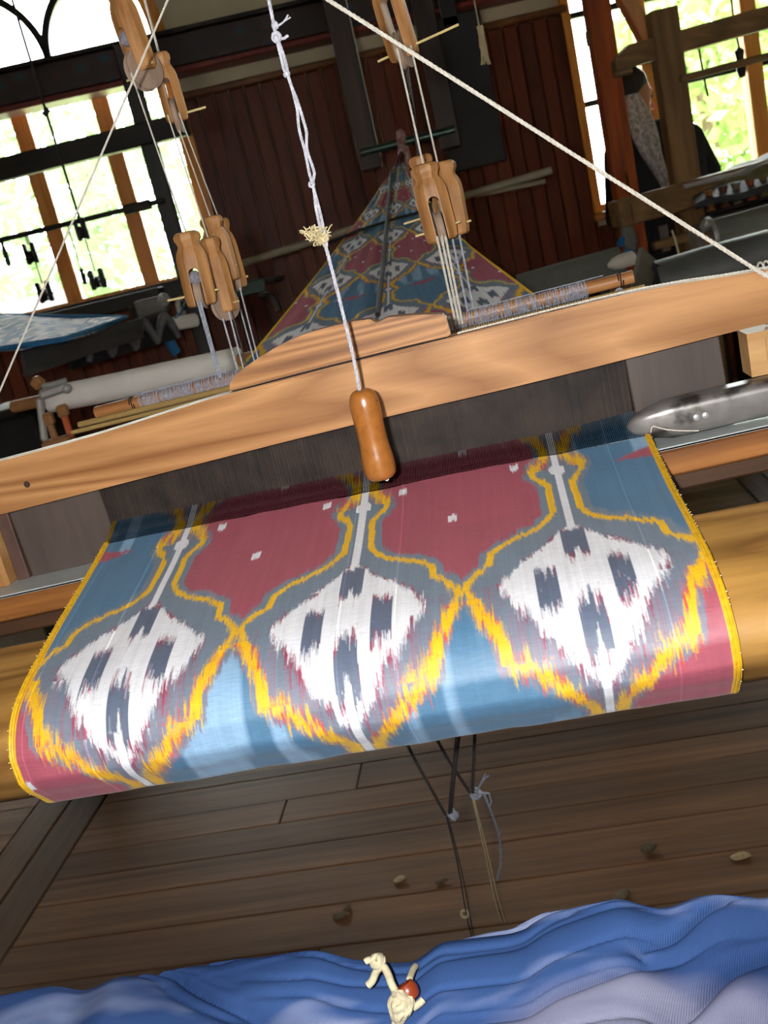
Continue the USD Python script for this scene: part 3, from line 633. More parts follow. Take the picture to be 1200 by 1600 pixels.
# pull handle on its cord
M_handle = usdkit.material(stage, looks('handle_wood'), {'tc': ('texture_coordinate', {}), 'n': ('noise_texture', {'scale': 130.0, 'detail': 4.0, 'roughness': 0.7}), 'r': ('rgb_ramp', {'ramp': [(0.30, tuple(lin((66, 34, 14)))), (0.38, tuple(lin((138, 84, 34)))), (0.7, tuple(lin((160, 100, 44))))]}),
    'p': ('principled_bsdf', {'roughness': 0.3, 'specular_ior_level': 0.55, 'coat_weight': 0.25, 'coat_roughness': 0.2})}, [('tc.object', 'n.vector'), ('n.fac', 'r.fac'), ('r.color', 'p.base_color')], surface='p.BSDF')
hb = np.array([-.1003, .66, .8885])
hd = thing('wooden_pull', 'turned glossy brown wooden handle hanging on the grey cord before the beater', 'handle', hb)
prof = [(0, 0), (.0060, 0), (.0088, .0012), (.0106, .0040), (.0114, .0085), (.0113, .014), (.0106, .021), (.0100, .029), (.0100, .038), (.0103, .046), (.0103, .052), (.0096, .0575), (.0080, .0612), (.0055, .0632), (.0028, .0638), (.0014, .0625), (0, .0620)]
pk = np.array(prof); s = np.r_[0, np.cumsum(np.hypot(*np.diff(pk, axis=0).T))]; qq = np.linspace(0, s[-1], 60)
obj('grip', lathe(np.stack([PchipInterpolator(s, pk[:, i])(qq) for i in (0, 1)], 1), hb, (0, 0, 1), 40), M_handle, hd, smooth=60)
obj('cord_end', knot(hb + [.003, 0, -.0008], 0.0012, 4, 2, 0.0005), M_cord, hd, label='end of the cord under the handle')
pc = thing('pull_rope', 'knotted grey pull cord hanging down the middle of the picture', 'cord', (-.1003, .66, .952))
H = lambda px, py: at_y(px, py, .66)
obj('cord', rope([H(562, 612), H(548, 540), H(531, 470), H(509, 385)], 0.0013, 3), M_cordg, pc, smooth=50)
obj('cord', [rope([H(509, 385) + o1, H(497, 330) + o2, H(489, 290), H(487, 270) + o2 * 1.5, H(478, 235) + o1, H(473, 205) + o2 * 2, H(465, 165) + o1, H(449, 115), H(446, 108) + o2, H(432, 60)], 0.00105, 3) for o1, o2 in ((np.array([.0008, 0, 0]), np.array([.0011, 0, 0])), (np.array([-.0008, 0.0004, 0]), np.array([-.0010, 0, 0])))], M_cordg, pc, smooth=50)
obj('cord', rope([H(432, 62), H(427, 35), H(420, 0), H(410, -45), (-.0995, .66, 1.4), (-.0995, .66, 2.14)], 0.0012, 3), M_cordg, pc, smooth=50)
for p, r, s_ in ((H(432, 58), .0028, 1), (H(430, 40), .002, 2), (H(487, 288), .0017, 5), (H(448, 116), .0017, 6)):
    obj('knot', knot(p, r, s_, 3, .0008), M_cordg, pc)
obj('loose_end', [rope([H(431, 42), H(441, 36), H(450, 23)], .0006, 3), rope([H(431, 42), H(443, 34), H(454, 27)], .0005, 3), rope([H(432, 60), H(443, 60), H(450, 55)], .0010, 3)], M_cordg, pc)
M_straw = plain('fluff', (196, 180, 140), 0.85)
fl = []
for i in range(110):
    p = H(495 + rng.normal() * 9, 369 + rng.normal() * 5); d = rng.normal(size=3) * .0016
    fl.append(tube([p, p + d + [0, -.001, .001], p + d * 1.6 + [0, 0, .0006]], .0005, 4))
obj('fluff_tuft', fl + knot(H(506, 374), .0026, 9, 3, .0009), M_straw, pc, kind='stuff', label='beige tuft of fluff on the cord')

# the two shuttle cords running down to the ends of the beater
sc = thing('shuttle_line', 'taut white cord running from top centre down to the right end of the beater', 'cord', at_y(1190, 434, .712))
A1 = np.array([.1800, .709, .962]); A0 = at_y(510, -2, .715)
obj('cord', rope([A1, A0, A0 + (A0 - A1) * 0.5], 0.0015, 3), M_cord, sc, smooth=50)
a = np.linspace(0, 2 * np.pi, 20)
for dx in (0.001, .005):
    obj('lashing', rope(np.stack([np.full(20, .182 + dx), .731 + .0185 * np.cos(a), .947 + .0225 * np.sin(a)], 1), .0009, 2), M_cord, sc)
obj('knot', knot(A1 + [.002, -.001, .001], .0026, 12, 3, .0009), M_cord, sc)
obj('loose_end', [rope([A1, A1 + [.004, -.002, .005], A1 + [.006, -.001, .012]], .0009, 2), rope([A1, A1 + [.006, -.002, -.002], A1 + [.014, -.002, -.006]], .0011, 2)], M_cord, sc)
B1, B0 = at_y(-3, 617, .80), at_y(262, 0, .80)
sc2 = thing('shuttle_line', 'thin taut cord crossing the left window down to the left end of the beater', 'cord', B1)
obj('cord', rope([B1 + (B1 - B0) * .3, B1, B0, B0 + (B0 - B1) * .5], 0.0009, 3), M_cord, sc2, smooth=50)

# pulley blocks
M_block = wood('pulley_wood', (186, 136, 84), (128, 84, 44), 'z', 120, 0.10, 0.5, 0.4)
M_wheel = wood('wheel_wood', (170, 146, 128), (120, 98, 84), 'z', 90, 0.2, 0.55, 0.3, rings=False)
M_peg = plain('straw_peg', (214, 190, 128), 0.6, vary=0.15)
M_wool = plain('grey_wool', (136, 134, 144), 0.9, vary=0.25, scale=300)
def pulley(label, ptop, pbot, W, yaw, peg=(.75, .75), wheel_r=.22, wz=.19, wool=False, flat=.74, group=None, slot=0.5):
    """Carved octagonal block with a neck, a slot for its wheel, and a straw peg as axle."""
    ptop, pbot = np.asarray(ptop, float), np.asarray(pbot, float); Hh = np.linalg.norm(ptop - pbot)
    pr = np.array([(.80, 0), (.93, .025), (1, .12), (1, .55), (.97, .66), (.88, .735), (.75, .785), (.68, .815), (.74, .86), (.84, .895), (.84, .95), (.72, .985), (.55, 1.0)])
    cs = m3.CrossSection([np.array([(0, 0)] + [(r * W / 2, z * Hh) for r, z in pr] + [(0, Hh)])])
    body = m3.Manifold.revolve(cs, 8).rotate((0, 0, 22.5)).scale((1.04, flat, 1))
    sw = .33 * W
    cut = m3.Manifold.cube((sw, W * 2, Hh * slot), True).translate((0, 0, Hh * (slot / 2 - .06))) + m3.Manifold.cylinder(W * 2, sw / 2, sw / 2, 20, True).rotate((90, 0, 0)).translate((0, 0, Hh * (slot - .06)))
    body = body - cut
    R_ = wheel_r * Hh
    def place(t):
        z = unit(ptop - pbot); x = unit(np.cross([math.sin(yaw), -math.cos(yaw), 0], z) * -1); y = np.cross(z, x)
        return frame_to(t, pbot, x, y, z)
    t = thing('pulley_block', label, 'pulley', pbot, group)
    obj('block', place(to_tm(body)), M_block, t, smooth=28)
    wp_ = [(0, -.13 * W), (R_ * .93, -.13 * W), (R_, -.11 * W), (R_ * .90, -.03 * W), (R_ * .90, .03 * W), (R_, .11 * W), (R_ * .93, .13 * W), (0, .13 * W)]
    obj('wheel', place(lathe(wp_, (0, 0, wz * Hh), (1, 0, 0), 36)), M_wheel, t, smooth=40)
    obj('axle_peg', place(tube([(-peg[0] * W, .03 * W, wz * Hh - .02 * W), (0, 0, wz * Hh), (peg[1] * W, -.02 * W, wz * Hh + .03 * W)], .0011, 6)), M_peg, t, label='straw-coloured axle peg')
    if wool:
        g_ = np.random.default_rng(int(Hh * 1e5)); c = np.array([0, -.22 * W, Hh * (slot - .12)])
        obj('wool_wad', [place(k) for k in knot(c, sw * .56, 21, 9, .0012)] + [place(to_tm(m3.Manifold.sphere(sw * .62, 16).scale((1, .9, 1.1)).translate(tuple(c))))], M_wool, t, label='wad of grey wool stuffed in the slot')
    z = unit(ptop - pbot)
    return pbot + z * (wz * Hh), ptop, R_
Pq = lambda px, py, y=.93: at_y(px, py, y)
GP = 'carved pulley blocks hung above the beater'
A = pulley('large brown pulley block with grey wool, at the top left before the arched window', Pq(176, -28), Pq(226, 112), .0300, -.62, (.95, .5), .245, .03, True, group=GP)
B = pulley('narrow pulley block hanging just to the right of the large top-left block', Pq(248, 82, .96), Pq(279, 190, .96), .0215, .15, (.4, 1.3), .27, .09, slot=.62, group=GP)
C = pulley('broad pulley block with grey wool in its slot, front of the lower left cluster', Pq(290, 362), Pq(317, 477), .0300, .12, (1.05, .6), .215, .16, True, slot=.50, group=GP)
Dq = pulley('lower left pulley block in the middle, half hidden by the front one', Pq(325, 371, .96), Pq(355, 487, .96), .0275, -.6, (.7, .75), .22, .10, group=GP)
Eq = pulley('pale flat pulley block behind the other lower left ones', Pq(328, 338, 1.0), Pq(356, 440, 1.0), .028, -.2, (.5, .5), .18, .2, group=GP)
Fq = pulley('slim pulley block on the far right of the lower left cluster', Pq(342, 342, 1.03), Pq(372, 450, 1.03), .022, .4, (.6, .6), .18, .12, group=GP)
G = pulley('tall pulley block at the top centre crossed by the white cord', Pq(590, -52), Pq(634, 92), .0275, -.25, (.9, 1.9), .21, .10, slot=.68, group=GP)
Hq = pulley('lower right pulley block in front, its slot showing the wheel', Pq(661, 256), Pq(692, 376), .0305, .10, (.75, .62), .23, .16, slot=.56, group=GP)
Iq = pulley('lower right pulley block partly hidden behind the front one', Pq(690, 252, .965), Pq(711, 368, .965), .0300, -.35, (.5, .62), .2, .14, group=GP)
Jq = pulley('rearmost lower right pulley block, only its knob showing above', Pq(655, 243, 1.01), Pq(682, 350, 1.01), .028, .1, (1.1, .5), .2, .14, group=GP)
# pulley cords: from wheels down to the heddle rods, and between upper and lower blocks
RODZ = .953
def hang(name, label, p, zend, dx=(0,), r=.0010, mat=None, top=None, group=None):
    t = thing('pulley_string', label, 'cord', (p[0], p[1], zend), group)
    for d in dx:
        obj('cord', rope([(p[0] + d, p[1], p[2]), (p[0] + d * .8, p[1], zend)], r, 3), mat or M_cordg, t, smooth=50)
def link(label, a, b, dx=(0,), r=.0009, mat=None):
    t = thing('pulley_string', label, 'cord', b)
    for d in dx:
        obj('cord', rope([np.asarray(a) + [d, 0, 0], np.asarray(b) + [d * .8, 0, 0]], r, 3), mat or M_cordg, t, smooth=50)
hang('', 'bluish pair of cords from the front lower left pulley to the heddle rod', C[0] - [0, .011, .006], RODZ, (-.0012, .0012), .0012, M_cordb)
hang('', 'pair of thin cords under the middle lower left pulley', Dq[0] - [0, .008, .006], .945, (-.004, .0035), .0009)
hang('', 'dark frayed cord beside the middle lower left pulley cords', Dq[0] - [-.006, .006, .006], .945, (0,), .0008, M_cordd)
hang('', 'two thin parallel cords on the right of the lower left pulleys', Fq[0] - [0, .006, .004], .945, (-.002, .0035), .0008)
hang('', 'twisted white cords from the front lower right pulley to the heddle rod', Hq[0] - [0, .012, .006], RODZ, (-.0035, .0005, .004), .0012, M_cord)
hang('', 'bluish cords from the half hidden lower right pulley', Iq[0] - [0, .008, .006], RODZ, (-.003, .004), .0011, M_cordb)
hang('', 'cord of the rearmost lower right pulley', Jq[0] - [0, .006, .006], .95, (0.004,), .001, M_cordd)
link('thin white cord from the large top left pulley to the front lower left one', A[0] + [-.006, -.021, -.004], C[1], (0,), .0008, M_cord)
link('thin cord from the narrow upper left pulley to the middle lower left one', B[0] + [-.004, -.016, 0], Dq[1], (0,), .0007, M_cord)
link('thin cord from the narrow upper left pulley to the pale flat block', B[0] + [.001, -.014, 0], Eq[1], (0,), .0007, M_cord)
link('thin cord from the narrow upper left pulley to the slim block', B[0] + [.005, -.010, 0], Fq[1], (0,), .0007, M_cord)
link('pale cord on the left between the top centre and lower right pulleys', G[0] + [-.004, -.016, 0], Hq[1], (0,), .0010, M_cord)
link('pale cord on the right between the top centre and lower right pulleys', G[0] + [.0075, -.012, 0], Iq[1] + [-.004, 0, 0], (0,), .0010, M_cord)
link('dark twisted cord between the top centre and rearmost lower right pulleys', G[0] + [.001, 0, 0], Jq[1], (0,), .0022, M_cordd)
for q_, l in ((A, 'cord holding the large top left pulley'), (B, 'cord holding the narrow upper left pulley'), (G, 'cord holding the top centre pulley')):
    link(l, (q_[1][0], q_[1][1], 2.14), q_[1] - [0, 0, .002], (0,), .0012, M_cord)

# heddle rods with their wrapped threads
M_cane = wood('cane', (176, 124, 74), (128, 80, 42), 'x', 70, 0.08, 0.42)
M_cane2 = wood('pale_cane', (176, 150, 96), (132, 104, 58), 'x', 70, 0.08, 0.45)
ra, rb = Pq(150, 645), Pq(990, 432)
rod = thing('heddle_rod', 'thick cane heddle rod wound with thread behind the beater crest', 'rod', (ra + rb) / 2)
obj('rod', lathe([(0, 0), (.0055, 0), (.006, .0006), (.0058, .26), (.006, .5), (.0058, np.linalg.norm(rb - ra) - .0006), (.005, np.linalg.norm(rb - ra)), (0, np.linalg.norm(rb - ra))], ra, rb - ra, 20), M_cane, rod, smooth=40)
wr = []; ax = unit(rb - ra); u1 = unit(np.cross(ax, [0, 0, 1])); u2 = np.cross(u1, ax); a = np.linspace(0, 2 * np.pi, 11)
g = np.random.default_rng(8); x = -.355
while x < .082:
    k = (x - ra[0]) / ax[0]; c = ra + ax * k
    if g.random() > .14:
        wr.append(tube(c + .0066 * (np.cos(a)[:, None] * u1 + np.sin(a)[:, None] * u2) + ax * (g.normal() * .0006) * np.sin(a)[:, None], g.uniform(.0004, .0007), 4, caps=False))
        wr.append(tube([c - u2 * 0 + u1 * .005, c + u1 * .006 + [0, 0, -.02], c + u1 * .004 + [g.normal() * .001, 0, -.05]], .0003, 4))
    x += .0013
obj('thread_wrap', wr, M_cordb, rod, kind='stuff', label='grey heddle threads wound round the rod')
obj('tie_cord', [rope([ra + ax * .045 + u2 * .0075, ra + ax * .14 + u2 * .0075], .0006, 2), rope([ra + ax * .376 + u2 * .0075, ra + ax * .50 + u2 * .0075], .0006, 2), rope([ra + ax * .376 - u2 * .0070 + u1 * .001, ra + ax * .48 - u2 * .0068], .0005, 2)], M_cordb, rod)
for k, i in ((.038, 1), (.512, 2)):
    aa = np.linspace(0, 4 * np.pi, 30); c = ra + ax * k
    obj('lashing', tube(c + .0066 * (np.cos(aa)[:, None] * u1 + np.sin(aa)[:, None] * u2) + ax * (aa / 12.6 * .004)[:, None], .0006, 5), M_black, rod)
for n_, (l, pa, pb, r, y) in enumerate((('thin pale cane lease rod just below the thick heddle rod', (123, 664), (1008, 449), .0030, .918), ('thinner dark-tipped cane under the heddle rods on the left', (112, 676), (900, 484), .0022, .908))):
    a_, b_ = at_y(*pa, y), at_y(*pb, y); Ln = np.linalg.norm(b_ - a_)
    t = thing('lease_rod', l, 'rod', (a_ + b_) / 2)
    obj('rod', lathe([(0, 0), (r * .9, 0), (r, .001), (r, Ln - .001), (r * .9, Ln), (0, Ln)], a_, b_ - a_, 12), M_cane2, t, smooth=40)
    if n_ == 0:
        e = unit(b_ - a_); aa = np.linspace(0, 2 * np.pi, 9); tk = []; x = .36
        while x < .50:
            tk.append(tube(a_ + e * x + .0034 * (np.cos(aa)[:, None] * u1 + np.sin(aa)[:, None] * u2), .0004, 4, caps=False)); x += .0022
        obj('thread_wrap', tk, M_cordd, t, kind='stuff')
        obj('lashing', knot(a_ + e * (Ln - .022), .0045, 31, 4, .0007), M_cordb, t)
hz = []
for i in range(150):
    x = -.33 + i * .41 / 150
    hz.append(tube([(x, .945, .945), (x + .0006, .945, .90), (x, .945, .80)], .0003, 4))
obj('heddle', hz, M_cordb, label='curtain of fine heddle threads hanging behind the beater', cat='heddles', kind='stuff')

# cords to the treadles under the cloth
def lowp(px, py):
    y = np.interp(py, [1100, 1150, 1275, 1430, 1470], [.86, .88, .98, 1.20, 1.255]); return at_y(px, py, y)
def low_run(px, n=1): return [lowp(*p) for p in px]
t1 = thing('treadle_string', 'dark treadle cords meeting in a pale knot, left of the two under the cloth', 'cord', lowp(705, 1275))
obj('cord', rope(low_run([(604, 1105), (637, 1165), (696, 1273)]), .0017, 3), M_cordd, t1, smooth=50)
obj('cord', [rope(low_run([(722, 1090), (714, 1150), (702, 1272)]), .0018, 3), rope(low_run([(726, 1090), (718, 1150), (705, 1270)]), .0014, 3)], M_cordd, t1, smooth=50)
obj('knot', knot(lowp(708, 1273), .0065, 41, 5, .0012), M_cordb, t1)
obj('tie', [rope(low_run([(697, 1276), (715, 1350), (728, 1425), (737, 1468)]), .0010, 2), rope(low_run([(699, 1276), (719, 1352), (734, 1428), (741, 1470)]), .0009, 2)], M_cordd, t1, smooth=50)
obj('knot', knot(lowp(726, 1428), .006, 42, 4, .0009), M_straw, t1)
t2 = thing('treadle_string', 'dark treadle cords with a loose white tail, right of the two under the cloth', 'cord', lowp(742, 1240))
obj('cord', rope(low_run([(745, 1085), (742, 1145), (738, 1240)]), .0019, 3), M_cordd, t2, smooth=50)
obj('cord', rope(low_run([(640, 1090), (684, 1158), (712, 1205), (737, 1242)]), .0018, 3), M_cordd, t2, smooth=50)
obj('knot', knot(lowp(743, 1240), .006, 43, 4, .0012), M_cordb, t2)
obj('tie', [rope(low_run([(738, 1246), (757, 1330), (779, 1428), (783, 1440)]), .0011, 2), rope(low_run([(740, 1246), (761, 1330), (785, 1428), (789, 1440)]), .0010, 2)], M_straw, t2, smooth=50)
obj('tail', [rope(low_run([(744, 1240), (752, 1222), (758, 1210)]), .0011, 3), rope(low_run([(746, 1242), (756, 1218), (763, 1212)]), .0010, 3), rope(low_run([(748, 1240), (764, 1240), (767, 1252), (763, 1262)]), .0013, 3), rope(low_run([(754, 1238), (763, 1258), (775, 1290), (783, 1335), (776, 1375)]), .0015, 3)], M_cordb, t2, smooth=50)

# ------------------------------------------------------------------ blue cloth in the foreground
def blue_cloth():
    nx, ny = 480, 360
    a = np.linspace(-.62, .50, nx); q = np.linspace(0, 1, ny)
    # crest line of the bundle, read along x: (x, y, z)
    cr = np.array([at(px, py, d) for px, py, d in ((-60, 1600, .60), (0, 1572, .59), (80, 1560, .59), (125, 1566, .588), (190, 1540, .58), (300, 1532, .57), (400, 1520, .565), (490, 1502, .56), (560, 1512, .555), (640, 1512, .55), (700, 1478, .55), (790, 1466, .545), (870, 1440, .54), (960, 1427, .535), (1050, 1445, .53), (1110, 1428, .53), (1200, 1432, .525), (1290, 1425, .52))])
    o = np.argsort(cr[:, 0]); cy, cz = (PchipInterpolator(cr[o, 0], cr[o, k], extrapolate=False) for k in (1, 2))
    xc = np.clip(a, cr[o][0, 0], cr[o][-1, 0])
    Yc, Zc = cy(xc), cz(xc)
    X, Q = np.meshgrid(a, q)
    # q: 0 = towards the viewer, 0.72 = crest, 1 = down the far side
    f = Q / .72
    Y = np.where(Q < .72, Yc - .30 * (1 - f), Yc + .03 * ((Q - .72) / .28) ** .6)
    Z = np.where(Q < .72, Zc - .05 * (1 - f) ** 1.5 - .004 * (1 - f), Zc - .016 * (1 - np.cos((Q - .72) / .28 * 1.5)) - .62 * np.clip((Q - .76) / .24, 0, 1) ** 1.6)
    # long folds that run across the lap, pinched near the knot
    bend = np.where(X < -.05, -3.2 * (X + .05), 4.2 * (X + .05))
    N = lambda a_, b_, k_, sd: meshkit.noise(np.stack([a_ * k_, b_ * k_, 0 * X + sd], -1), sd)
    wx, wy = N(X * 7, Q * 6, 1, 41) - .5, N(X * 6, Q * 5, 1, 42) - .5
    a1, b1 = X * 2.6 + 1.0 * Q + .5 * wx, Q * 9 - bend + 1.5 * wy
    rid = lambda k_, sd, sharp: np.exp(-np.abs(N(a1, b1, k_, sd) - .5) * 2 * sharp)
    amp = np.where(Q < .72, np.clip(1 - .15 * f, 0, 1), np.clip(1 - (Q - .72) / .1, 0, 1))
    crease = -.017 * rid(1, 11, 9) - .011 * rid(1.9, 12, 11) - .0030 * rid(3.4, 13, 8) + .014 * (N(a1, b1, .8, 14) - .5) + .004 * (N(a1, b1, 2.6, 18) - .5)
    Z = Z + amp * (crease + .006)
    Y = Y + amp * .006 * (N(a1, b1, 1.3, 15) - .5)
    P = np.stack([X, Y, Z], -1)
    # tie-dye: mid and pale blues in soft streaks
    tn = meshkit.fbm(np.stack([X * 9 + Q * 7 + wx, Q * 17 - X * 5 + 2 * wy, 0 * X + 3], -1), 4, 21)
    st = meshkit.noise(np.stack([X * 16 + Q * 40, Q * 46 - X * 30, 0 * X], -1), 27)
    big = meshkit.noise(np.stack([X * 5, Q * 4, 0 * X + 8], -1), 22)
    k = np.clip((tn - .50) * 5 + .5 * (st - .5) + (X - .02) * .4, 0, 1)[..., None]
    dk = np.clip((meshkit.noise(np.stack([X * 7 - Q * 6, Q * 11 + X * 3, 0 * X + 1], -1), 24) - .5) * 3, 0, 1)[..., None]
    col = (lin((48, 74, 122)) * (1 - dk) + lin((34, 56, 98)) * dk) * (1 - k) + lin((112, 122, 152)) * k
    gk = np.clip((big - .60) * 6 + (X - .10) * 1.8, 0, .7)[..., None]; col = col * (1 - gk) + lin((110, 108, 126)) * gk
    return P.reshape(-1, 3), grid_faces(ny, nx)[:, ::-1], col.reshape(-1, 3)
P, f, col = blue_cloth()
M_denim = usdkit.material(stage, looks('tie_dyed_cotton'), {'a': ('attribute', {'attribute': 'dye'}), 'tc': ('texture_coordinate', {}), 'mp': ('mapping', {'scale': (1.0, 1.0, 1.0), 'rotation': (0, 0, 0.5)}),
    'w': ('wave_texture', {'scale': 340.0, 'distortion': 0.6, 'detail': 1.0}), 'n': ('noise_texture', {'scale': 500.0}), 'mm': ('map_range', {'from_min': 0.0, 'from_max': 1.0, 'to_min': 0.88, 'to_max': 1.1}), 'hs': ('hsv', {}),
    'b': ('bump', {'strength': 0.3, 'distance': 0.0006}), 'p': ('principled_bsdf', {'roughness': 0.8, 'specular_ior_level': 0.12, 'sheen_weight': 0.0})},
    [('tc.object', 'mp.vector'), ('mp.vector', 'w.vector'), ('tc.object', 'n.vector'), ('w.fac', 'mm.value'), ('mm.result', 'hs.value'), ('a.color', 'hs.color'), ('hs.color', 'p.base_color'), ('w.fac', 'b.height'), ('b.normal', 'p.normal')], surface='p.BSDF')
bc = thing('blue_fabric', 'rumpled blue tie-dyed cotton cloth bunched along the bottom of the picture', 'cloth', (-.1, .35, .6))
obj('fabric', (P, f), M_denim, bc, smooth=True, col=col)
# drawstring with a bead
M_string = plain('ivory_string', (186, 176, 146), 0.7, vary=0.15, scale=200)
M_bead = plain('red_bead', (130, 52, 26), 0.3, vary=0.2, scale=60)
Kp = lambda px, py, d: at(px, py, d)
ds = thing('drawstring', 'knotted ivory drawstring with a red bead lying on the blue fabric', 'drawstring', Kp(625, 1560, .515))
obj('bead', lathe([(.0016, -.0042), (.0046, -.0040), (.0056, -.0022), (.0060, 0), (.0056, .0022), (.0046, .0040), (.0016, .0042)], Kp(637, 1549, .512), unit(RGT * -.55 + UPV * .83 + FWD * .2), 28), M_bead, ds, smooth=50)
K0 = Kp(627, 1568, .508)
obj('knot', knot(K0, .0052, 51, 5, .0021) + knot(K0 - UPV * .004 - RGT * .001, .0045, 52, 4, .0020), M_string, ds, smooth=50)
obj('string', [tube(resample([Kp(622, 1556, .510), Kp(612, 1538, .513), Kp(606, 1522, .517), Kp(598, 1510, .520), Kp(588, 1518, .522), Kp(582, 1532, .522), Kp(575, 1540, .522)], .001), .0021, 8),
               tube(resample([Kp(645, 1575, .508), Kp(655, 1568, .509), Kp(661, 1562, .510)], .001), .0019, 8), tube(resample([Kp(640, 1530, .520), Kp(644, 1518, .527), Kp(649, 1510, .535)], .001), .0018, 8),
               tube(resample([Kp(622, 1578, .508), Kp(617, 1600, .508), Kp(615, 1630, .51)], .001), .0019, 8)], M_string, ds, smooth=50)
obj('string_tip', knot(Kp(590, 1502, .522), .0030, 54, 3, .0018) + [tube(resample([Kp(586, 1506, .522), Kp(576, 1500, .523), Kp(571, 1503, .523)], .001), .0018, 8)], M_string, ds, smooth=50)

# husks lying on the floor
M_husk = plain('seed_husk', (190, 170, 128), 0.7, vary=0.2, scale=200)
M_husk2 = plain('grey_husk', (112, 98, 76), 0.8, vary=0.2, scale=200)
for i, (px, py, l, a_, m_, lab) in enumerate(((624, 1374, .011, .2, M_husk, 'pale seed husk on the floor left of the treadle cords'), (533, 1431, .014, .1, M_husk2, 'flat brownish seed husk on the floor at the lower left'), (542, 1418, .008, .9, M_husk2, 'small dark crumb beside the brownish husk on the floor'),
        (1157, 1338, .016, -.1, M_husk, 'long pale seed husk on the floor near the right edge'), (1014, 1328, .014, .2, M_husk2, 'round grey nutshell on the floor at the right'), (970, 1401, .018, .6, M_husk2, 'dull brown scrap on the floor just above the blue fabric'), (690, 1377, .012, .1, M_husk2, 'thin splinter on the floor between the treadle cords'))):
    c = at_z(px, py, .004); s_ = trimesh.creation.icosphere(2, 1.0); v = s_.vertices.copy()
    v *= [l, l * (.16 if 'splinter' in lab else .5), .0042 if 'round' not in lab else .009]; v[:, 0] *= 1 - .25 * (v[:, 1] / l) ; v[:, 2] += .001 * np.sin(v[:, 0] / l * 3)
    s_.vertices = v; s_.apply_transform(trimesh.transformations.rotation_matrix(a_ + .1, (0, 0, 1))); s_.apply_translation((c[0], c[1], max(.0042, -v[:, 2].min()) + .0))
    obj('seed_husk', s_, m_, smooth=True, label=lab, cat='husk', group='husks on the floor')

# ------------------------------------------------------------------ behind the loom: bracket with the bar, poles
M_iron = plain('green_iron', (70, 88, 80), 0.35, metal=0.6, vary=0.2, scale=20)
rbk = thing('warp_bar_bracket', 'dark hanging wooden bracket with a greenish bar that holds the warp bundle', 'bracket', (-.17, 3.05, 1.28))
Y3 = 3.02
q = lambda px, py, y=Y3: at_y(px, py, y)
M_bracket = wood('bracket_wood', (66, 44, 30), (34, 22, 16), 'z', 40, 0.08, 0.55)
p0, p1 = q(541, 60), q(577, 248)
for xx, zb in ((p1[0], p1[2]), (q(700, 205)[0], q(700, 215)[2])):
    obj('hanger', cbox((.062, .05, 3.05 - zb + .03), .004, (xx, Y3 + .02, (3.05 + zb - .03) / 2)), M_bracket, rbk)
bl, br_ = q(572, 243), q(690, 206)
obj('bar', tube([(p1[0] - .02, Y3, 1.270), (q(700, 205)[0] + .02, Y3, 1.2705)], .012, 14), M_iron, rbk, smooth=50)
M_blackish = plain('blackish_board', (26, 21, 18), .7)  # near-black board colour for the back plate
obj('back_plate', cbox((.17, .03, .42), .004, (q(712, 160)[0] + .03, Y3 + .12, q(712, 160)[2] + .03)), M_blackish, rbk)
obj('back_plate_hanger', cbox((.05, .03, 1.5), .004, (q(712, 160)[0] + .03, Y3 + .12, 2.3)), M_blackish, rbk)
M_pole = plain('pale_pole', (150, 140, 118), 0.6, vary=0.1)
pa, pb = at_y(355, 419, 2.75), at_y(862, 266, 2.75)
t = thing('lease_pole', 'long thin pale pole crossing behind the gathered warp', 'pole', (pa + pb) / 2)
obj('pole', tube([pa, (pa + pb) / 2 + [0, 0, .004], pb], .010, 10), M_pole, t, smooth=50)
pa, pb = at_y(742, 306, 2.9), at_y(852, 283, 2.9)
t = thing('lease_pole', 'short thin pole just below the long one, right of the warp', 'pole', (pa + pb) / 2)
obj('pole', tube([pa, pb], .007, 10), M_pole, t, smooth=50)
hc = thing('hanging_straw', 'thin cord with a tied straw tuft hanging before the board wall', 'cord', at_y(748, 70, 2.0))
ct = at_y(749, 44, 2.0)
obj('cord', rope([(ct[0], 2.0, 3.04), ct], .0018, 2, step=.02), M_straw, hc)
obj('tuft', [tube([ct + [rng.normal() * .003, 0, .004], ct + [rng.normal() * .004, rng.normal() * .003, -.03], ct + [rng.normal() * .008, rng.normal() * .005, -.062]], .0016, 5) for _ in range(12)], M_straw, hc, kind='stuff')

# ------------------------------------------------------------------ neighbouring loom on the left
nl = thing('neighbour_loom', 'dark loom frame standing before the left window', 'loom', at(240, 300, 3.3) * [1, 1, 0])
pz = lambda px, py, d=3.3: at(px, py, d)
P1 = pz(240, 250); bx_, by_ = P1[0], P1[1]
obj('post', beam((bx_, by_, 0), (bx_, by_, 1.80), .055, .06, up=WN), M_darkwood_z, nl)
LX = unit(np.array([math.cos(math.radians(6)), math.sin(math.radians(6)), 0]))
def hbar(px, py, d, th, dep, x_l, x_r, name, mat=M_darkwood, tg=None, label=None):
    c = at(px, py, d); return obj(name, beam(c - LX * x_l, c + LX * x_r, dep, th, c=.004), mat, tg or nl, label=label)
hbar(215, 213, 3.25, .068, .06, 1.3, .17, 'cross_beam')
hbar(235, 318, 3.25, .016, .02, 1.3, .05, 'thin_bar')
hbar(217, 323, 3.22, .030, .03, .05, .04, 'clamp')
hbar(275, 452, 3.30, .060, .10, 1.2, .16, 'warp_beam')
hbar(180, 476, 3.2, .045, .08, 1.0, .16, 'side_beam')
hbar(390, 450, 3.2, .045, .03, .06, .05, 'bracket', M_iron); 
obj('post', beam((bx_ - 1.25, by_ - .13, 0), (bx_ - 1.25, by_ - .13, 1.8), .055, .06, up=WN), M_darkwood_z, nl)
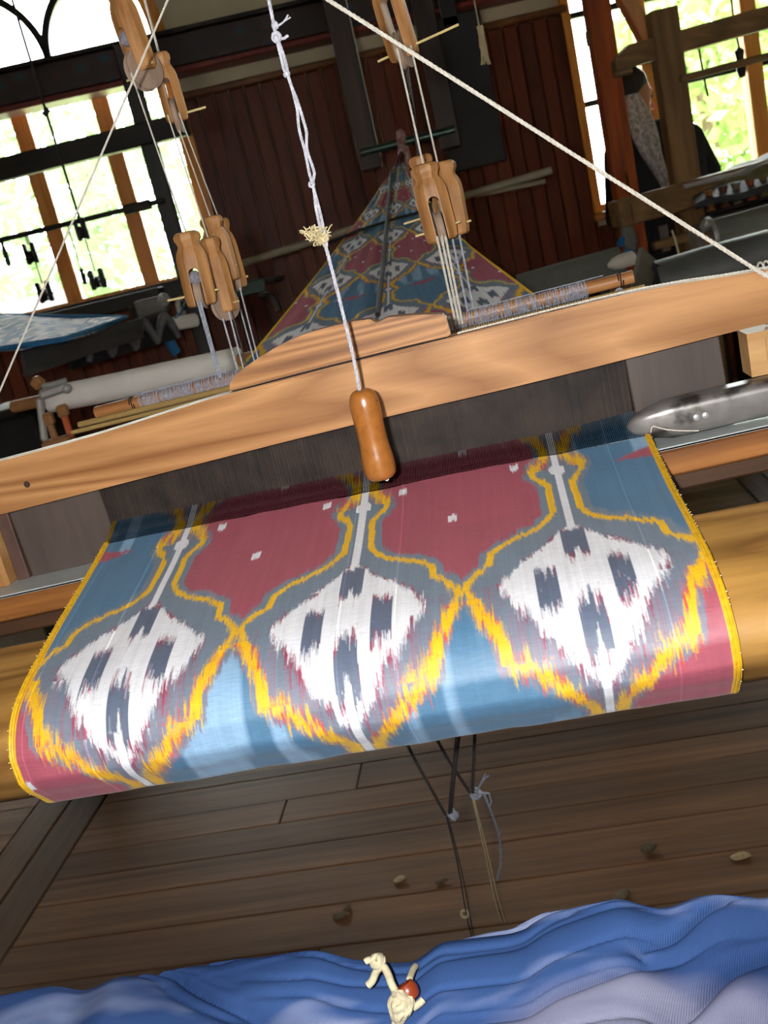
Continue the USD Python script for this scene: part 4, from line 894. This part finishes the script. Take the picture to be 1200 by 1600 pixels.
# little dark pulley blocks silhouetted against the left window
for i, (px, py, hpx, wpx, lab) in enumerate(((127, 358, 34, 20, 'dark pulley pair silhouetted right under the thin bar against the left window'), (48, 396, 32, 20, 'dark pulley pair silhouetted at the far left of the left window'), (130, 432, 24, 8, 'slim dark hook silhouetted low in the left window'), (152, 436, 30, 26, 'squat dark pulley with a hole silhouetted low in the left window'), (70, 456, 32, 24, 'dark pulley silhouetted lowest, by the diagonal cord'), (8, 395, 40, 8, 'dark peg at the left picture edge before the window'))):
    c = at(px, py, 3.24); h, w = hpx * 3.24 / F, wpx * 3.24 / F
    t = thing('pulley_block', lab, 'pulley', c, 'small dark pulleys before the left window')
    if w > h * .5:
        for sx in (-1, 1): obj('cheek', beam(c + LX * sx * w * .32 - [0, 0, h / 2], c + LX * sx * w * .32 + [0, 0, h / 2], w * .3, .025, up=WN, c=.004), M_darkwood_z, t)
        obj('wheel', lathe([(0, -.006), (h * .3, -.006), (h * .27, 0), (h * .3, .006), (0, .006)], c - [0, 0, h * .15], LX, 18), M_darkwood, t, smooth=40)
        obj('axle', tube([c - LX * w * .5 - [0, 0, h * .15], c + LX * w * .5 - [0, 0, h * .15]], .004, 6), M_darkwood, t)
    else:
        obj('peg', lathe([(0, -h / 2), (w * .4, -h / 2), (w * .5, 0), (w * .3, h * .3), (w * .4, h / 2), (0, h / 2)], c, (0, 0, 1), 12), M_darkwood_z, t, smooth=40)
    zt = at(235, 318, 3.25)[2] - .01 if py > 320 else None
    obj('cord', tube([c + [0, 0, h * .4], (c[0], c[1], max(zt, c[2] + h * .6))], .0022, 5), M_cordd, t)
t = thing('window_string', 'knotted dark cord hanging before the upper left window', 'cord', at(72, 175, 3.0))
c = at(72, 175, 3.0)
obj('cord', tube([(c[0], c[1], 3.04), c + [0, 0, .02], c, (c[0] + .004, c[1], c[2] - .35)], .004, 6), M_cordd, t); obj('knot', knot(c, .010, 61, 3, .004), M_cordd, t)
# blue and white cloth stretched on it, with grey cover
M_bluewhite = usdkit.material(stage, looks('blue_white_print'), {'tc': ('texture_coordinate', {}), 'mp': ('mapping', {'scale': (1, .45, 1)}), 'n': ('noise_texture', {'scale': 26.0, 'detail': 3.0, 'distortion': 1.2}), 'r': ('rgb_ramp', {'ramp': [(.40, tuple(lin((38, 84, 130)))), (.5, tuple(lin((120, 130, 150)))), (.6, tuple(lin((196, 190, 200))))]}), 'p': ('principled_bsdf', {'roughness': .8})}, [('tc.object', 'mp.vector'), ('mp.vector', 'n.vector'), ('n.fac', 'r.fac'), ('r.color', 'p.base_color')], surface='p.BSDF')
M_bluecl = plain('blue_border', (44, 120, 176), .8)
M_greycl = plain('grey_cover', (64, 62, 62), .85, vary=.15, scale=8)
def sheet(corners, th, n=14, sag=.01):
    a, b, c, d = [np.asarray(x, float) for x in corners]; u, v = np.meshgrid(np.linspace(0, 1, n), np.linspace(0, 1, n))
    p = (a * (1 - u[..., None]) + b * u[..., None]) * (1 - v[..., None]) + (d * (1 - u[..., None]) + c * u[..., None]) * v[..., None]
    nn = unit(np.cross(b - a, d - a)); p = p + nn * (sag * np.sin(u * np.pi) * np.sin(v * np.pi) + .004 * np.sin(u * 9 + v * 5))[..., None]
    top = p.reshape(-1, 3); bot = top - nn * th; k = n * n; f = grid_faces(n, n)
    e = np.r_[np.arange(n), np.arange(1, n) * n + n - 1, (n - 1) * n + np.arange(n - 2, -1, -1), np.arange(n - 2, 0, -1) * n]; e2 = np.roll(e, -1)
    side = np.vstack([np.stack([e, e + k, e2 + k], 1), np.stack([e, e2 + k, e2], 1)])
    m = trimesh.Trimesh(np.vstack([top, bot]), np.vstack([f, f[:, ::-1] + k, side]), process=False); m.fix_normals(); return m
bw = thing('printed_cloth', 'blue and white patterned cloth stretched flat on the neighbouring loom at left', 'cloth', at(60, 520, 2.9))
Ca, Cb, Cc, Cd = (at_y(-40, 551, 2.15), at_y(98, 531, 2.05), at_y(198, 496, 2.6), at_y(-60, 492, 3.1))
obj('cloth', sheet((Ca, Cb, Cc, Cd), .006, sag=.002), M_bluewhite, bw, smooth=30)
obj('border', [tube(resample([Ca + [0, 0, .001], Cb + [0, 0, .001], Cc + [0, 0, .001]], .02), .006, 6), tube(resample([Cc + [0, 0, .001], Cd + [0, 0, .001]], .02), .006, 6)], M_bluecl, bw, smooth=50, label='bright blue border')
gc = thing('grey_cover', 'dark grey cloth cover hanging along the front of the patterned cloth', 'cloth', at_y(140, 550, 2.7))
obj('cover', sheet((at_y(40, 588, 2.07), at_y(226, 527, 2.56), at_y(222, 496, 2.60), at_y(40, 549, 2.09)), .01, sag=.006), M_greycl, gc, smooth=30)
M_chev = usdkit.material(stage, looks('chevron'), {'tc': ('texture_coordinate', {}), 'n': ('noise_texture', {'scale': 9.0, 'detail': 2.0, 'distortion': 2.2}), 'r': ('rgb_ramp', {'ramp': [(.44, tuple(lin((22, 22, 26)))), (.52, tuple(lin((84, 84, 90)))), (.62, tuple(lin((104, 102, 106))))]}), 'p': ('principled_bsdf', {'roughness': .85})}, [('tc.object', 'n.vector'), ('n.fac', 'r.fac'), ('r.color', 'p.base_color')], surface='p.BSDF')
# folded strip of grey and black cloth: four tented folds
cf = thing('chevron_cloth', 'black and grey zigzag patterned cloth hanging under the grey cover', 'cloth', at(190, 550, 2.9))
q0, q1 = at(112, 578, 2.5), at(275, 530, 2.85)
pts_t, pts_b = [], []
obj('cloth', sheet((q0, q1, q1 + [0, 0, .075], q0 + [0, 0, .085]), .012, sag=.012), plain('charcoal_cloth', (30, 30, 34), .85), cf, smooth=30)
M_zig = plain('grey_zigzag', (104, 102, 106), .85, vary=.2, scale=20)
nrm = unit(np.cross(q1 - q0, [0, 0, 1]))
for k in range(4):
    a0 = q0 + (q1 - q0) * (.12 + .22 * k); b0 = q0 + (q1 - q0) * (.12 + .22 * k + .11); c0 = q0 + (q1 - q0) * (.12 + .22 * k + .21)
    obj('zigzag', tube(resample([a0 + nrm * .016 + [0, 0, .008], (a0 + b0) / 2 + nrm * .020 + [0, 0, .05], b0 + nrm * .020 + [0, 0, .070], (b0 + c0) / 2 + nrm * .020 + [0, 0, .045], c0 + nrm * .016 + [0, 0, .005]], .008), np.interp(np.linspace(0, 1, len(resample([a0, b0 + [0, 0, .07], c0], .008)) if False else len(resample([a0 + nrm * .016 + [0, 0, .008], (a0 + b0) / 2 + nrm * .020 + [0, 0, .05], b0 + nrm * .020 + [0, 0, .070], (b0 + c0) / 2 + nrm * .020 + [0, 0, .045], c0 + nrm * .016 + [0, 0, .005]], .008))), [0, .5, 1], [.008, .014, .008]), 8), M_zig, cf, smooth=50)
def roll(name, label, pa, pb, r, mat, core=None, lump=.06, cat='roll', seed=0, ends=None):
    pa, pb = np.asarray(pa, float), np.asarray(pb, float); L = np.linalg.norm(pb - pa); ax = unit(pb - pa)
    t = thing(name, label, cat, (pa + pb) / 2, 'cloth rolls behind the loom')
    n, k = 40, 50; a = np.linspace(0, 2 * np.pi, n, endpoint=False); s = np.linspace(0, L, k)
    x = unit(np.cross(ax, [0, 0, 1])); y = np.cross(x, ax)
    S_, A_ = np.meshgrid(s, a, indexing='ij')
    rr = r * (1 + lump * (meshkit.noise(np.stack([S_ * 9, np.cos(A_) * 1.3 + seed, np.sin(A_) * 1.3], -1), 31) - .5))
    v = (pa + S_[..., None] * ax + rr[..., None] * (np.cos(A_)[..., None] * x + np.sin(A_)[..., None] * y)).reshape(-1, 3)
    i, j = np.meshgrid(np.arange(k - 1), np.arange(n), indexing='ij'); i, j = i.ravel(), j.ravel(); j2 = (j + 1) % n
    qd = np.stack([i * n + j, i * n + j2, (i + 1) * n + j2, (i + 1) * n + j], 1)
    v = np.vstack([v, pa, pb]); jj = np.arange(n); j2 = (jj + 1) % n
    f = np.vstack([qd[:, [0, 1, 2]], qd[:, [0, 2, 3]], np.stack([np.full(n, k * n), j2, jj], 1), np.stack([np.full(n, k * n + 1), (k - 1) * n + jj, (k - 1) * n + j2], 1)])
    m = trimesh.Trimesh(v, f, process=False); m.fix_normals(); obj('wound_cloth', m, mat, t, smooth=45)
    if core: obj('core', tube([pa - ax * core[0], pb + ax * core[0]], core[1], 14), core[2], t, smooth=50)
    return t, pa, pb, ax
M_whitecl = plain('white_cloth', (240, 236, 230), .85, vary=.06, scale=12)
M_greyroll = plain('grey_green_cloth', (116, 118, 110), .8, vary=.12, scale=9)
M_darkroll = plain('dark_grey_cloth', (98, 100, 98), .5, vary=.15, scale=9)
M_woodcore = plain('roller_wood', (160, 112, 66), .55)
roll('cloth_roll', 'white cloth wound on a roller below the left window, brightly lit on top', at(78, 624, 1.78), at(374, 563, 1.66), .0235, M_whitecl, (.08, .011, M_woodcore), .16, seed=2)
# fittings at the left end of that roll
ml = thing('roller_bracket', 'pale metal bracket and lever at the left end of the white roll', 'bracket', at(75, 630, 1.70))
M_pale = plain('pale_metal', (176, 174, 170), .4, metal=.3)
d = 1.70; c = lambda px, py, dd=d: at(px, py, dd)
obj('upright', beam(c(62, 622), c(70, 690), .012, .015, up=WN), M_pale, ml)
obj('arm', beam(c(62, 618), c(106, 603), .014, .016), M_pale, ml)
obj('lever', tube([c(66, 603), c(84, 600), c(104, 594)], .005, 8), M_pale, ml, smooth=50)
obj('knob', to_tm(m3.Manifold.sphere(.009, 20).translate(tuple(c(104, 607)))), M_pale, ml, smooth=50)
obj('cap', beam(c(52, 592), c(66, 604), .019, .020), M_woodcore, ml)
wb = thing('dark_cabinet', 'black boxed machine stand at the far left behind the beater', 'stand', c(30, 660, 2.5) * [1, 1, 0])
cc = c(40, 640, 2.5)
obj('body', cbox((.16, .2, cc[2]), .01, (cc[0] - .02, cc[1], cc[2] / 2)), plain('black_box', (20, 19, 20), .7), wb)
obj('lid', cbox((.17, .21, .02), .004, (cc[0] - .02, cc[1], cc[2] + .01)), M_darkwood, wb)
M_orange = plain('orange_stick', (190, 84, 30), .5)
for (pa, m_, lab) in (((76, 655), M_woodcore, 'short tan peg'), ((98, 642), M_orange, 'orange peg')):
    a_ = c(*pa); st0 = obj('peg', beam(a_ - [0, 0, .10], a_, .011, .012, up=WN, c=.002), m_, ml, label=lab); obj('peg_head', cbox((.018, .018, .022), .004, tuple(a_)), M_woodcore, st0)
obj('foot', beam(c(66, 690) - [0, 0, .01], c(110, 678) - [0, 0, .01], .03, .02), M_woodcore, ml)
sp = thing('thread_spool', 'white spool end with blue thread behind the lower left pulleys', 'spool', at(285, 505, 2.9))
a_, b_ = at(266, 507, 2.9), at(306, 500, 2.95)
obj('spool', lathe([(0, 0), (.012, 0), (.020, .012), (.020, np.linalg.norm(b_ - a_)), (0, np.linalg.norm(b_ - a_))], a_, b_ - a_, 20), M_whitecl, sp, smooth=40)
obj('hanging_loop', tube(resample([a_ + [.02, 0, .015], at(290, 470, 3.1), at(286, 448, 3.24)], .02), .004, 6), M_bluecl, sp, smooth=50)
obj('thread', tube(resample([a_ - [.01, 0, 0], a_ + [-.016, 0, -.03], a_ + [-.008, .01, -.085]], .006), .016, 8), M_bluecl, sp, smooth=50, label='blue thread hanging from the spool')
mp_ = thing('metal_fitting', 'jumble of grey metal fittings under the left window sill', 'fitting', at(255, 470, 3.1))
obj('plate', cbox((.10, .05, .05), .006, tuple(at(238, 478, 3.1))), plain('grey_metal', (120, 118, 116), .5, metal=.4), mp_)
obj('hook', tube(resample([at(285, 466, 3.05), at(278, 470, 3.05), at(280, 486, 3.05), at(290, 490, 3.05)], .008), .009, 8), M_pale, mp_, smooth=50)
obj('bolt', knot(at(256, 468, 3.05), .016, 71, 3, .006), M_pale, mp_, smooth=50)
for i, (px0, py0, px1, py1, th) in enumerate(((205, 492, 260, 478, .05),)):
    obj('bar', beam(at(px0, py0, 3.1), at(px1, py1, 3.15), .03, th), M_darkwood, mp_)
on_w = lambda px, py: wp(on_wall(px, py)[0], -.036, on_wall(px, py)[1])
ib = thing('iron_bracket', 'bent grey iron bracket on the board wall left of the warp', 'bracket', at(410, 455, 3.6))
obj('bar', tube(resample([at(345, 452, 3.6), at(395, 444, 3.6), at(425, 437, 3.6), on_w(430, 434)], .02), .012, 10), plain('grey_iron', (96, 90, 86), .5, metal=.4), ib, smooth=50)
obj('hook', tube(resample([at(405, 463, 3.5), at(420, 460, 3.5), at(427, 466, 3.5), at(434, 487, 3.5)], .01), .009, 10), looks('grey_iron'), ib, smooth=50)
# ------------------------------------------------------------------ the loom on the right with its weaver
M_redpost = wood('red_brown_post', (196, 96, 44), (138, 62, 30), 'z', 40, .08, .5)
M_tanpost = wood('tan_post', (152, 116, 74), (104, 78, 50), 'z', 40, .08, .55)
M_tanbar = wood('tan_bar', (152, 116, 74), (104, 78, 50), 'x', 40, .08, .55)
M_brace = wood('pale_brace', (206, 152, 104), (170, 116, 72), 'z', 40, .08, .55)
rl = thing('weaver_loom', 'tan and red-brown loom frame before the right window where the weaver sits', 'loom', at(1050, 250, 3.36) * [1, 1, 0])
RX = unit(np.array([math.cos(math.radians(-6)), math.sin(math.radians(-6)), 0]))
RX = LX
pr_ = at(960, 190, 3.42); pt_ = at(1053, 160, 3.25)
obj('post', beam((pr_[0], pr_[1], 0), (pr_[0], pr_[1], 1.95), .080, .06, up=WN), M_redpost, rl, label='red-brown upright post')
obj('post', beam((pt_[0], pt_[1], 0), (pt_[0], pt_[1], at(1028, 22, 3.25)[2]), .090, .06, up=WN), M_tanpost, rl, label='tan upright post')
cL, cR = at(962, 93, 3.18), at(1215, 22, 3.20); e = unit(cR - cL)
m = m3.Manifold.hull_points([tuple(np.asarray(p, float)) for p in [cL + e * .05 + [0, 0, .033], cL + [0, 0, .0], cL + [0, 0, -.033], cR + [0, 0, .033], cR + [0, 0, -.033]] + [x_ + WN * .05 for x_ in (cL + e * .05 + [0, 0, .033], cL, cL + [0, 0, -.033], cR + [0, 0, .033], cR + [0, 0, -.033])]])
obj('cross_beam', to_tm(m), M_tanbar, rl)
obj('bar', beam(at(1062, 124, 3.20), at(1215, 84, 3.20), .03, .022), M_tanbar, rl)
obj('peg', cbox((.075, .07, .05), .004, tuple(at(934, 55, 3.36))), M_tanbar, rl)
obj('brace', beam(at(962, -30, 3.30), at(1012, 62, 3.36), .05, .055, up=WN), M_brace, rl, label='pale slanting brace')
obj('block', cbox((.06, .05, .05), .004, tuple(at(972, 106, 3.30))), M_tanbar, rl)
obj('seat_beam', beam(at(960, 336, 3.20), at(1230, 262, 3.25), .09, .085), M_tanbar, rl)
obj('lower_bar', beam(at(1020, 385, 3.3), at(1090, 366, 3.3), .03, .03), M_tanbar, rl)
for px in (1035, 1085): obj('spindle', beam((*at(px, 350, 3.3)[:2], at(px, 395, 3.3)[2]), (*at(px, 350, 3.3)[:2], at(px, 352, 3.3)[2]), .03, .02, up=WN, c=.003), plain('dull_slat', (120, 110, 104), .6) if px == 1035 else looks('dull_slat'), rl)
# warp with dark cover on that loom
dk = thing('dark_warp_cover', 'dark cloth covering the warp of the weaver loom under the right window', 'cloth', at(1150, 280, 3.2))
obj('cover', sheet((at(1085, 318, 3.0), at(1230, 280, 3.0), at(1230, 224, 3.6), at(1080, 292, 3.6)), .02, sag=.03), plain('dark_cover', (40, 42, 48), .7), dk, smooth=30)
obj('rod', tube([at(1068, 292, 3.05), at(1150, 272, 3.02), at(1225, 242, 3.0)], .008, 8), M_pale, dk, smooth=50, label='thin shiny rod along the cover')
obj('olive_fold', sheet((at(1130, 284, 2.98), at(1235, 262, 2.95), at(1235, 246, 3.0), at(1160, 272, 3.0)), .01, sag=.01), plain('olive_cloth', (110, 104, 66), .8), dk, smooth=30)
st_ = thing('bobbin_rack', 'dark shelf of small coloured bobbins below the dark cover on the right', 'rack', at(1150, 318, 3.05))
obj('shelf', beam(at(1100, 345, 3.1), at(1235, 308, 3.1), .06, .02), M_darkwood, st_); obj('back', beam(at(1100, 325, 3.16), at(1235, 290, 3.16), .012, .08), M_darkwood, st_)
for k, (px, col_) in enumerate(((1112, (150, 90, 30)), (1134, (110, 60, 36)), (1154, (120, 104, 84)), (1176, (170, 80, 40)), (1196, (120, 104, 60)))):
    bb_ = at(px, 339 - .272 * (px - 1100), 3.06) + [0, 0, .012]
    obj('bobbin', lathe([(0, 0), (.014, 0), (.014, .006), (.010, .008), (.011, .05), (.014, .056), (.014, .062), (0, .062)], bb_, (0, 0, 1), 14), plain(f'bobbin_thread_{k}', col_, .8), smooth=40, label=['orange bobbin at the left end of the dark rack', 'brown bobbin second from the left on the dark rack', 'grey bobbin in the middle of the dark rack', 'rust bobbin second from the right on the dark rack', 'olive bobbin at the right end of the dark rack'][k], cat='bobbin', group='bobbins on the dark rack')
t, a_, b_, ax = roll('cloth_roll', 'grey-green cloth roll with a pale end flange at the right under the bobbins', at(1112, 372, 2.75), at(1250, 335, 2.75), .050, M_greyroll, (.05, .02, M_woodcore), .05, seed=5)
obj('flange', lathe([(0, -.012), (.056, -.012), (.058, -.006), (.058, 0), (0, 0)], a_, ax, 28), M_pale, t, smooth=40, label='pale round flange')
obj('flange', lathe([(0, -.05), (.040, -.05), (.042, -.04), (.042, -.035), (0, -.035)], a_, ax, 28), looks('dull_slat'), t, smooth=40)
roll('cloth_roll', 'long dark grey cloth roll just above the right half of the beater', at(1030, 445, 2.1), at(1205, 398, 2.05), .052, M_darkroll, (.10, .02, M_woodcore), .10, seed=7)
t, a_, b_, ax = roll('cloth_roll', 'dim grey-green cloth roll low on the board wall behind the heddle rods', at(812, 456, 3.0), at(972, 412, 2.95), .052, M_greyroll, None, .04, seed=9)
for p_ in (a_ + ax * .06, b_ - ax * .06): obj('trestle', cbox((.05, .05, p_[2] - .04), .004, (p_[0], p_[1], (p_[2] - .04) / 2)), M_darkwood_z, t)
eo = thing('white_cone', 'small bright white oval bobbin tip behind the right end of the heddle rod', 'bobbin', at(968, 410, 2.85))
a_, b_ = at(950, 416, 2.85), at(990, 402, 2.88); L_ = np.linalg.norm(b_ - a_)
obj('cone', lathe([(0, 0), (.008, .004), (.017, .022), (.021, .045), (.021, L_ - .006), (.015, L_), (0, L_)], a_, b_ - a_, 20), M_whitecl, eo, smooth=40)
obj('spindle', tube([b_ - [.01, 0, 0], b_ + unit(b_ - a_) * .05], .006, 8), M_darkwood, eo)
bl_ = thing('blue_bag', 'bit of bright blue and grey cloth hanging beside the red-brown post', 'cloth', at(975, 380, 3.3))
obj('cloth', to_tm(hull((at(978, 352, 3.35), .022), (at(984, 378, 3.35), .028), (at(986, 392, 3.35), .02))), plain('grey_bag', (128, 132, 128), .8), bl_, smooth=50)
obj('blue_patch', to_tm(hull((at(972, 374, 3.3), .010), (at(970, 380, 3.3), .012)) + hull((at(978, 394, 3.3), .009), (at(988, 393, 3.3), .008))), plain('bright_blue', (30, 120, 190), .7), bl_, smooth=50)
sb = thing('slanting_board', 'grey-brown slanting board standing behind the right end of the heddle rods', 'board', at(995, 470, 2.0))
obj('board', beam(at(990, 510, 1.9), at(1012, 398, 2.1), .05, .012, up=WN), plain('grey_board', (92, 84, 72), .7), sb)
bx2 = thing('dark_roller_case', 'black end box of the dark grey roll right of the slanting board', 'box', at(1040, 470, 2.1))
obj('case', to_tm(m3.Manifold.hull_points([tuple(at(px, py, dd)) for dd in (2.06, 2.3) for px, py in ((1020, 410), (1060, 425), (1062, 520), (1012, 520), (1012, 440))])), plain('black_case', (14, 14, 15), .7), bx2)
for lab, pts in (('thin twine hanging in front of the dark grey roll, left part', [(1050, 360), (1062, 405), (1060, 440), (1064, 470)]), ('thin dark cord with a bobbin hanging before the right window', [(1142, -20), (1148, 40), (1158, 90)]), ('fine thread hanging in the middle of the right window', [(1090, 60), (1098, 110), (1106, 150)])):
    dd = 2.2 if 'twine' in lab else 3.3; t = thing('hanging_string', lab, 'cord', at(*pts[-1], dd)); obj('cord', tube(resample([at(*p, dd) for p in pts], .02), .004 if dd > 3 else .0025, 6), M_straw if dd < 3 else M_cordd, t)
    if 'bobbin' in lab: obj('bobbin', lathe([(0, 0), (.010, .004), (.016, .03), (.012, .06), (.016, .085), (0, .1)], at(1160, 122, dd), (0, 0, 1), 12), M_darkwood, t, smooth=40)

# ------------------------------------------------------------------ the weaver
M_skin = usdkit.material(stage, looks('skin'), {'p': ('principled_bsdf', {'base_color': tuple(lin((196, 140, 108))), 'roughness': .5, 'subsurface_weight': .15, 'subsurface_scale': .01})}, [], surface='p.BSDF')
M_dress = plain('black_dress', (26, 25, 30), .8, vary=.15, scale=12)
M_skirt = plain('brown_skirt', (70, 40, 32), .85, vary=.15, scale=10)
M_hair = plain('dark_hair', (22, 18, 18), .45, vary=.3, scale=80)
M_scarf = plain('scarf_print', (214, 210, 212), .85, vary=.3, scale=70, dark=(110, 118, 124))
M_lip = plain('lip', (150, 74, 66), .5); M_eye = plain('eye_dark', (24, 20, 18), .2)
PO = at(1034, 300, 3.74); PO = np.array([PO[0], PO[1], 0.0])
fw = unit(WN + .10 * WW); rt = np.cross(fw, [0, 0, 1])      # she faces the window, a little to her right
W_ = lambda r, f, z: PO + rt * r * .95 + fw * f * .95 + np.array([0, 0, z])
SEAT, SH = .58, 1.155
HEAD = W_(-.052, .10, SH + .130)
def figure(parts, ref=.014, it=14):
    m = parts[0]
    for p in parts[1:]: m = m + p
    t = to_tm(m.refine_to_length(ref)); t.merge_vertices(); trimesh.smoothing.filter_taubin(t, lamb=.5, nu=.53, iterations=it); return t
elR, elL = W_(.240, .12, SH - .175), W_(-.170, .10, SH - .27)
wrR, wrL = W_(.13, .30, SH - .27), W_(-.10, .33, SH - .30)
body = [hull((W_(-.10, 0, SEAT + .10), .125), (W_(.10, 0, SEAT + .10), .125)), hull((W_(-.08, 0, SEAT + .12), .115), (W_(.08, 0, SEAT + .12), .115), (W_(-.08, .015, SEAT + .32), .098), (W_(.08, .015, SEAT + .32), .098)),
        hull((W_(-.08, .015, SEAT + .32), .098), (W_(.08, .015, SEAT + .32), .098), (W_(-.135, .02, SH - .05), .062), (W_(.135, .02, SH - .05), .062), (W_(-.06, .03, SH), .05), (W_(.06, .03, SH), .05)),
        hull((W_(-.02, .02, SH), .052), (HEAD + fw * -.005 + [0, 0, -.10], .047))]
for s_, el, wr in ((1, elR, wrR), (-1, elL, wrL)):
    sh_ = W_(.138 * s_, .02, SH - .045)
    body += [hull((sh_, .058), (el, .041)), hull((el, .040), (wr, .027))]
    kn = W_(.13 * s_, .46, SEAT + .03); an = W_(.13 * s_, .42, .09)
    body += [hull((W_(.10 * s_, .02, SEAT + .09), .10), (kn, .068)), hull((kn, .064), (an, .042)), hull((an - [0, 0, .045], .036), (an + fw * .14 - [0, 0, .058], .028))]
pw = thing('person', 'person with dark hair, long patterned scarf and black top, weaving at the right window', 'person', PO)
obj('body', figure(body), M_dress, pw, smooth=True)
skirt = figure([hull((W_(-.11, 0, SEAT + .085), .130), (W_(.11, 0, SEAT + .085), .130), (W_(-.14, .44, SEAT + .03), .08), (W_(.14, .44, SEAT + .03), .08)), hull((W_(-.14, .44, SEAT + .03), .08), (W_(.14, .44, SEAT + .03), .08), (W_(-.16, .42, .16), .07), (W_(.16, .42, .16), .07))])
obj('skirt', skirt, M_skirt, pw, smooth=True, label='brown skirt over the knees')
# head: turned to her right
hf = unit(fw * .30 + rt * .95); hr = np.cross(hf, [0, 0, 1]); hz_ = np.array([0, 0, 1.0])
hp = lambda r, f, z: HEAD + hr * r + hf * f + hz_ * z
face = figure([hull((hp(0, -.018, .03), .082), (hp(0, .012, .03), .080), (hp(0, .03, -.045), .052), (hp(0, .052, -.082), .028)), hull((hp(0, .085, .002), .010), (hp(0, .104, -.028), .011)), hull((hp(-.02, .078, -.058), .010), (hp(.02, .078, -.058), .010)),
               hull((hp(.078, -.005, .01), .012), (hp(.079, -.008, -.03), .009)), hull((hp(-.078, -.005, .01), .012), (hp(-.079, -.008, -.03), .009)), hull((hp(-.04, .07, .03), .014), (hp(.04, .07, .03), .014)), hull((hp(0, -.01, -.06), .05), (hp(0, -.02, -.13), .047))], .008, 8)
hd_ = obj('head', face, M_skin, pw, smooth=True)
for s_ in (-1, 1):
    obj('eye', to_tm(m3.Manifold.sphere(.010, 20).translate(tuple(hp(.032 * s_, .078, .008)))), M_eye, hd_, smooth=True)
obj('mouth', tube(resample([hp(-.022, .086, -.058), hp(0, .093, -.056), hp(.022, .086, -.058)], .003), .004, 8), M_lip, hd_, smooth=True)
hair = figure([hull((hp(0, -.022, .045), .088), (hp(0, .004, .060), .080)), hull((hp(0, -.030, .02), .080), (hp(0, -.034, -.06), .058))], .010, 10)
obj('hair', hair, M_hair, hd_, smooth=True, label='dark hair gathered on top')
# scarf: a broad strip from the back of the head down the back
cl_ = [(at(985, 148, 3.60), .050), (at(998, 180, 3.575), .068), (at(1008, 205, 3.555), .078), (at(1020, 240, 3.555), .072), (at(1030, 262, 3.565), .055), (at(1040, 285, 3.575), .036), (at(1046, 300, 3.585), .022)]
Lc = resample([p for p, _ in cl_], .006); wd = np.interp(np.linspace(0, 1, len(Lc)), np.linspace(0, 1, len(cl_)), [w for _, w in cl_])
ns = 30; sv = np.linspace(-1, 1, ns)
up_ = -FWD
V = []
for i, p in enumerate(Lc):
    V.append(np.stack([p + WW * wd[i] * .62 * s_ - WN * (.018 * (1 - s_ ** 2) + .006 * math.sin(s_ * 9 + i * .05)) for s_ in sv]))
top_ = np.array(V).reshape(-1, 3); k_ = len(Lc)
bot_ = top_ + WN * .012
fT = grid_faces(k_, ns); e_ = np.r_[np.arange(ns), np.arange(1, k_) * ns + ns - 1, (k_ - 1) * ns + np.arange(ns - 2, -1, -1), np.arange(k_ - 2, 0, -1) * ns]; e2_ = np.roll(e_, -1); kk = k_ * ns
sm = trimesh.Trimesh(np.vstack([top_, bot_]), np.vstack([fT, fT[:, ::-1] + kk, np.stack([e_, e_ + kk, e2_ + kk], 1), np.stack([e_, e2_ + kk, e2_], 1)]), process=False); sm.fix_normals()
obj('scarf', sm, M_scarf, pw, smooth=40, label='long pale patterned scarf down the back')
def hand(wr, d, side, curl):
    """Palm, thumb and four bent fingers."""
    d = unit(d); n_ = unit(np.cross(d, [0, 0, 1])) * side; up = np.cross(n_, d)
    pal = [hull((wr, .024), (wr + d * .03 + n_ * .018, .018), (wr + d * .03 - n_ * .018, .018), (wr + d * .085 + n_ * .030, .013), (wr + d * .085 - n_ * .030, .013))]
    for k, (o, L) in enumerate(((.029, .066), (.010, .076), (-.010, .070), (-.029, .056))):
        a0 = wr + d * .082 + n_ * o; d1 = unit(d - up * curl * .6); a1 = a0 + d1 * L * .45; d2 = unit(d - up * curl * 1.5); a2 = a1 + d2 * L * .32; d3 = unit(d - up * curl * 2.6); a3 = a2 + d3 * L * .25
        pal += [hull((a0, .0095), (a1, .009)), hull((a1, .009), (a2, .0083)), hull((a2, .0083), (a3, .0072))]
    b0 = wr + d * .035 + n_ * .024; b1 = b0 + unit(d * .6 + n_ * .8 - up * .2) * .040; b2 = b1 + unit(d * .9 + n_ * .3 - up * .4) * .030
    pal += [hull((b0, .013), (b1, .0105)), hull((b1, .0105), (b2, .0085))]
    return figure(pal, .004, 6)
obj('hand', hand(wrR, fw * .6 - rt * .7 + np.array([0, 0, -.1]), -1, .5), M_skin, pw, smooth=True)
obj('hand', hand(wrL, fw * .8 + rt * .5, 1, .5), M_skin, pw, smooth=True)
ss = thing('weaver_stool', 'dark wooden stool under the weaver, mostly hidden by the loom', 'stool', PO)
obj('seat', beam(W_(-.24, 0, SEAT - .07), W_(.24, 0, SEAT - .07), .30, .05), M_darkwood, ss)
for a_ in (-.19, .19):
    for b_ in (-.11, .11): obj('leg', beam(W_(a_, b_, 0), W_(a_, b_, SEAT - .095), .04, .04, up=WN), M_darkwood_z, ss)
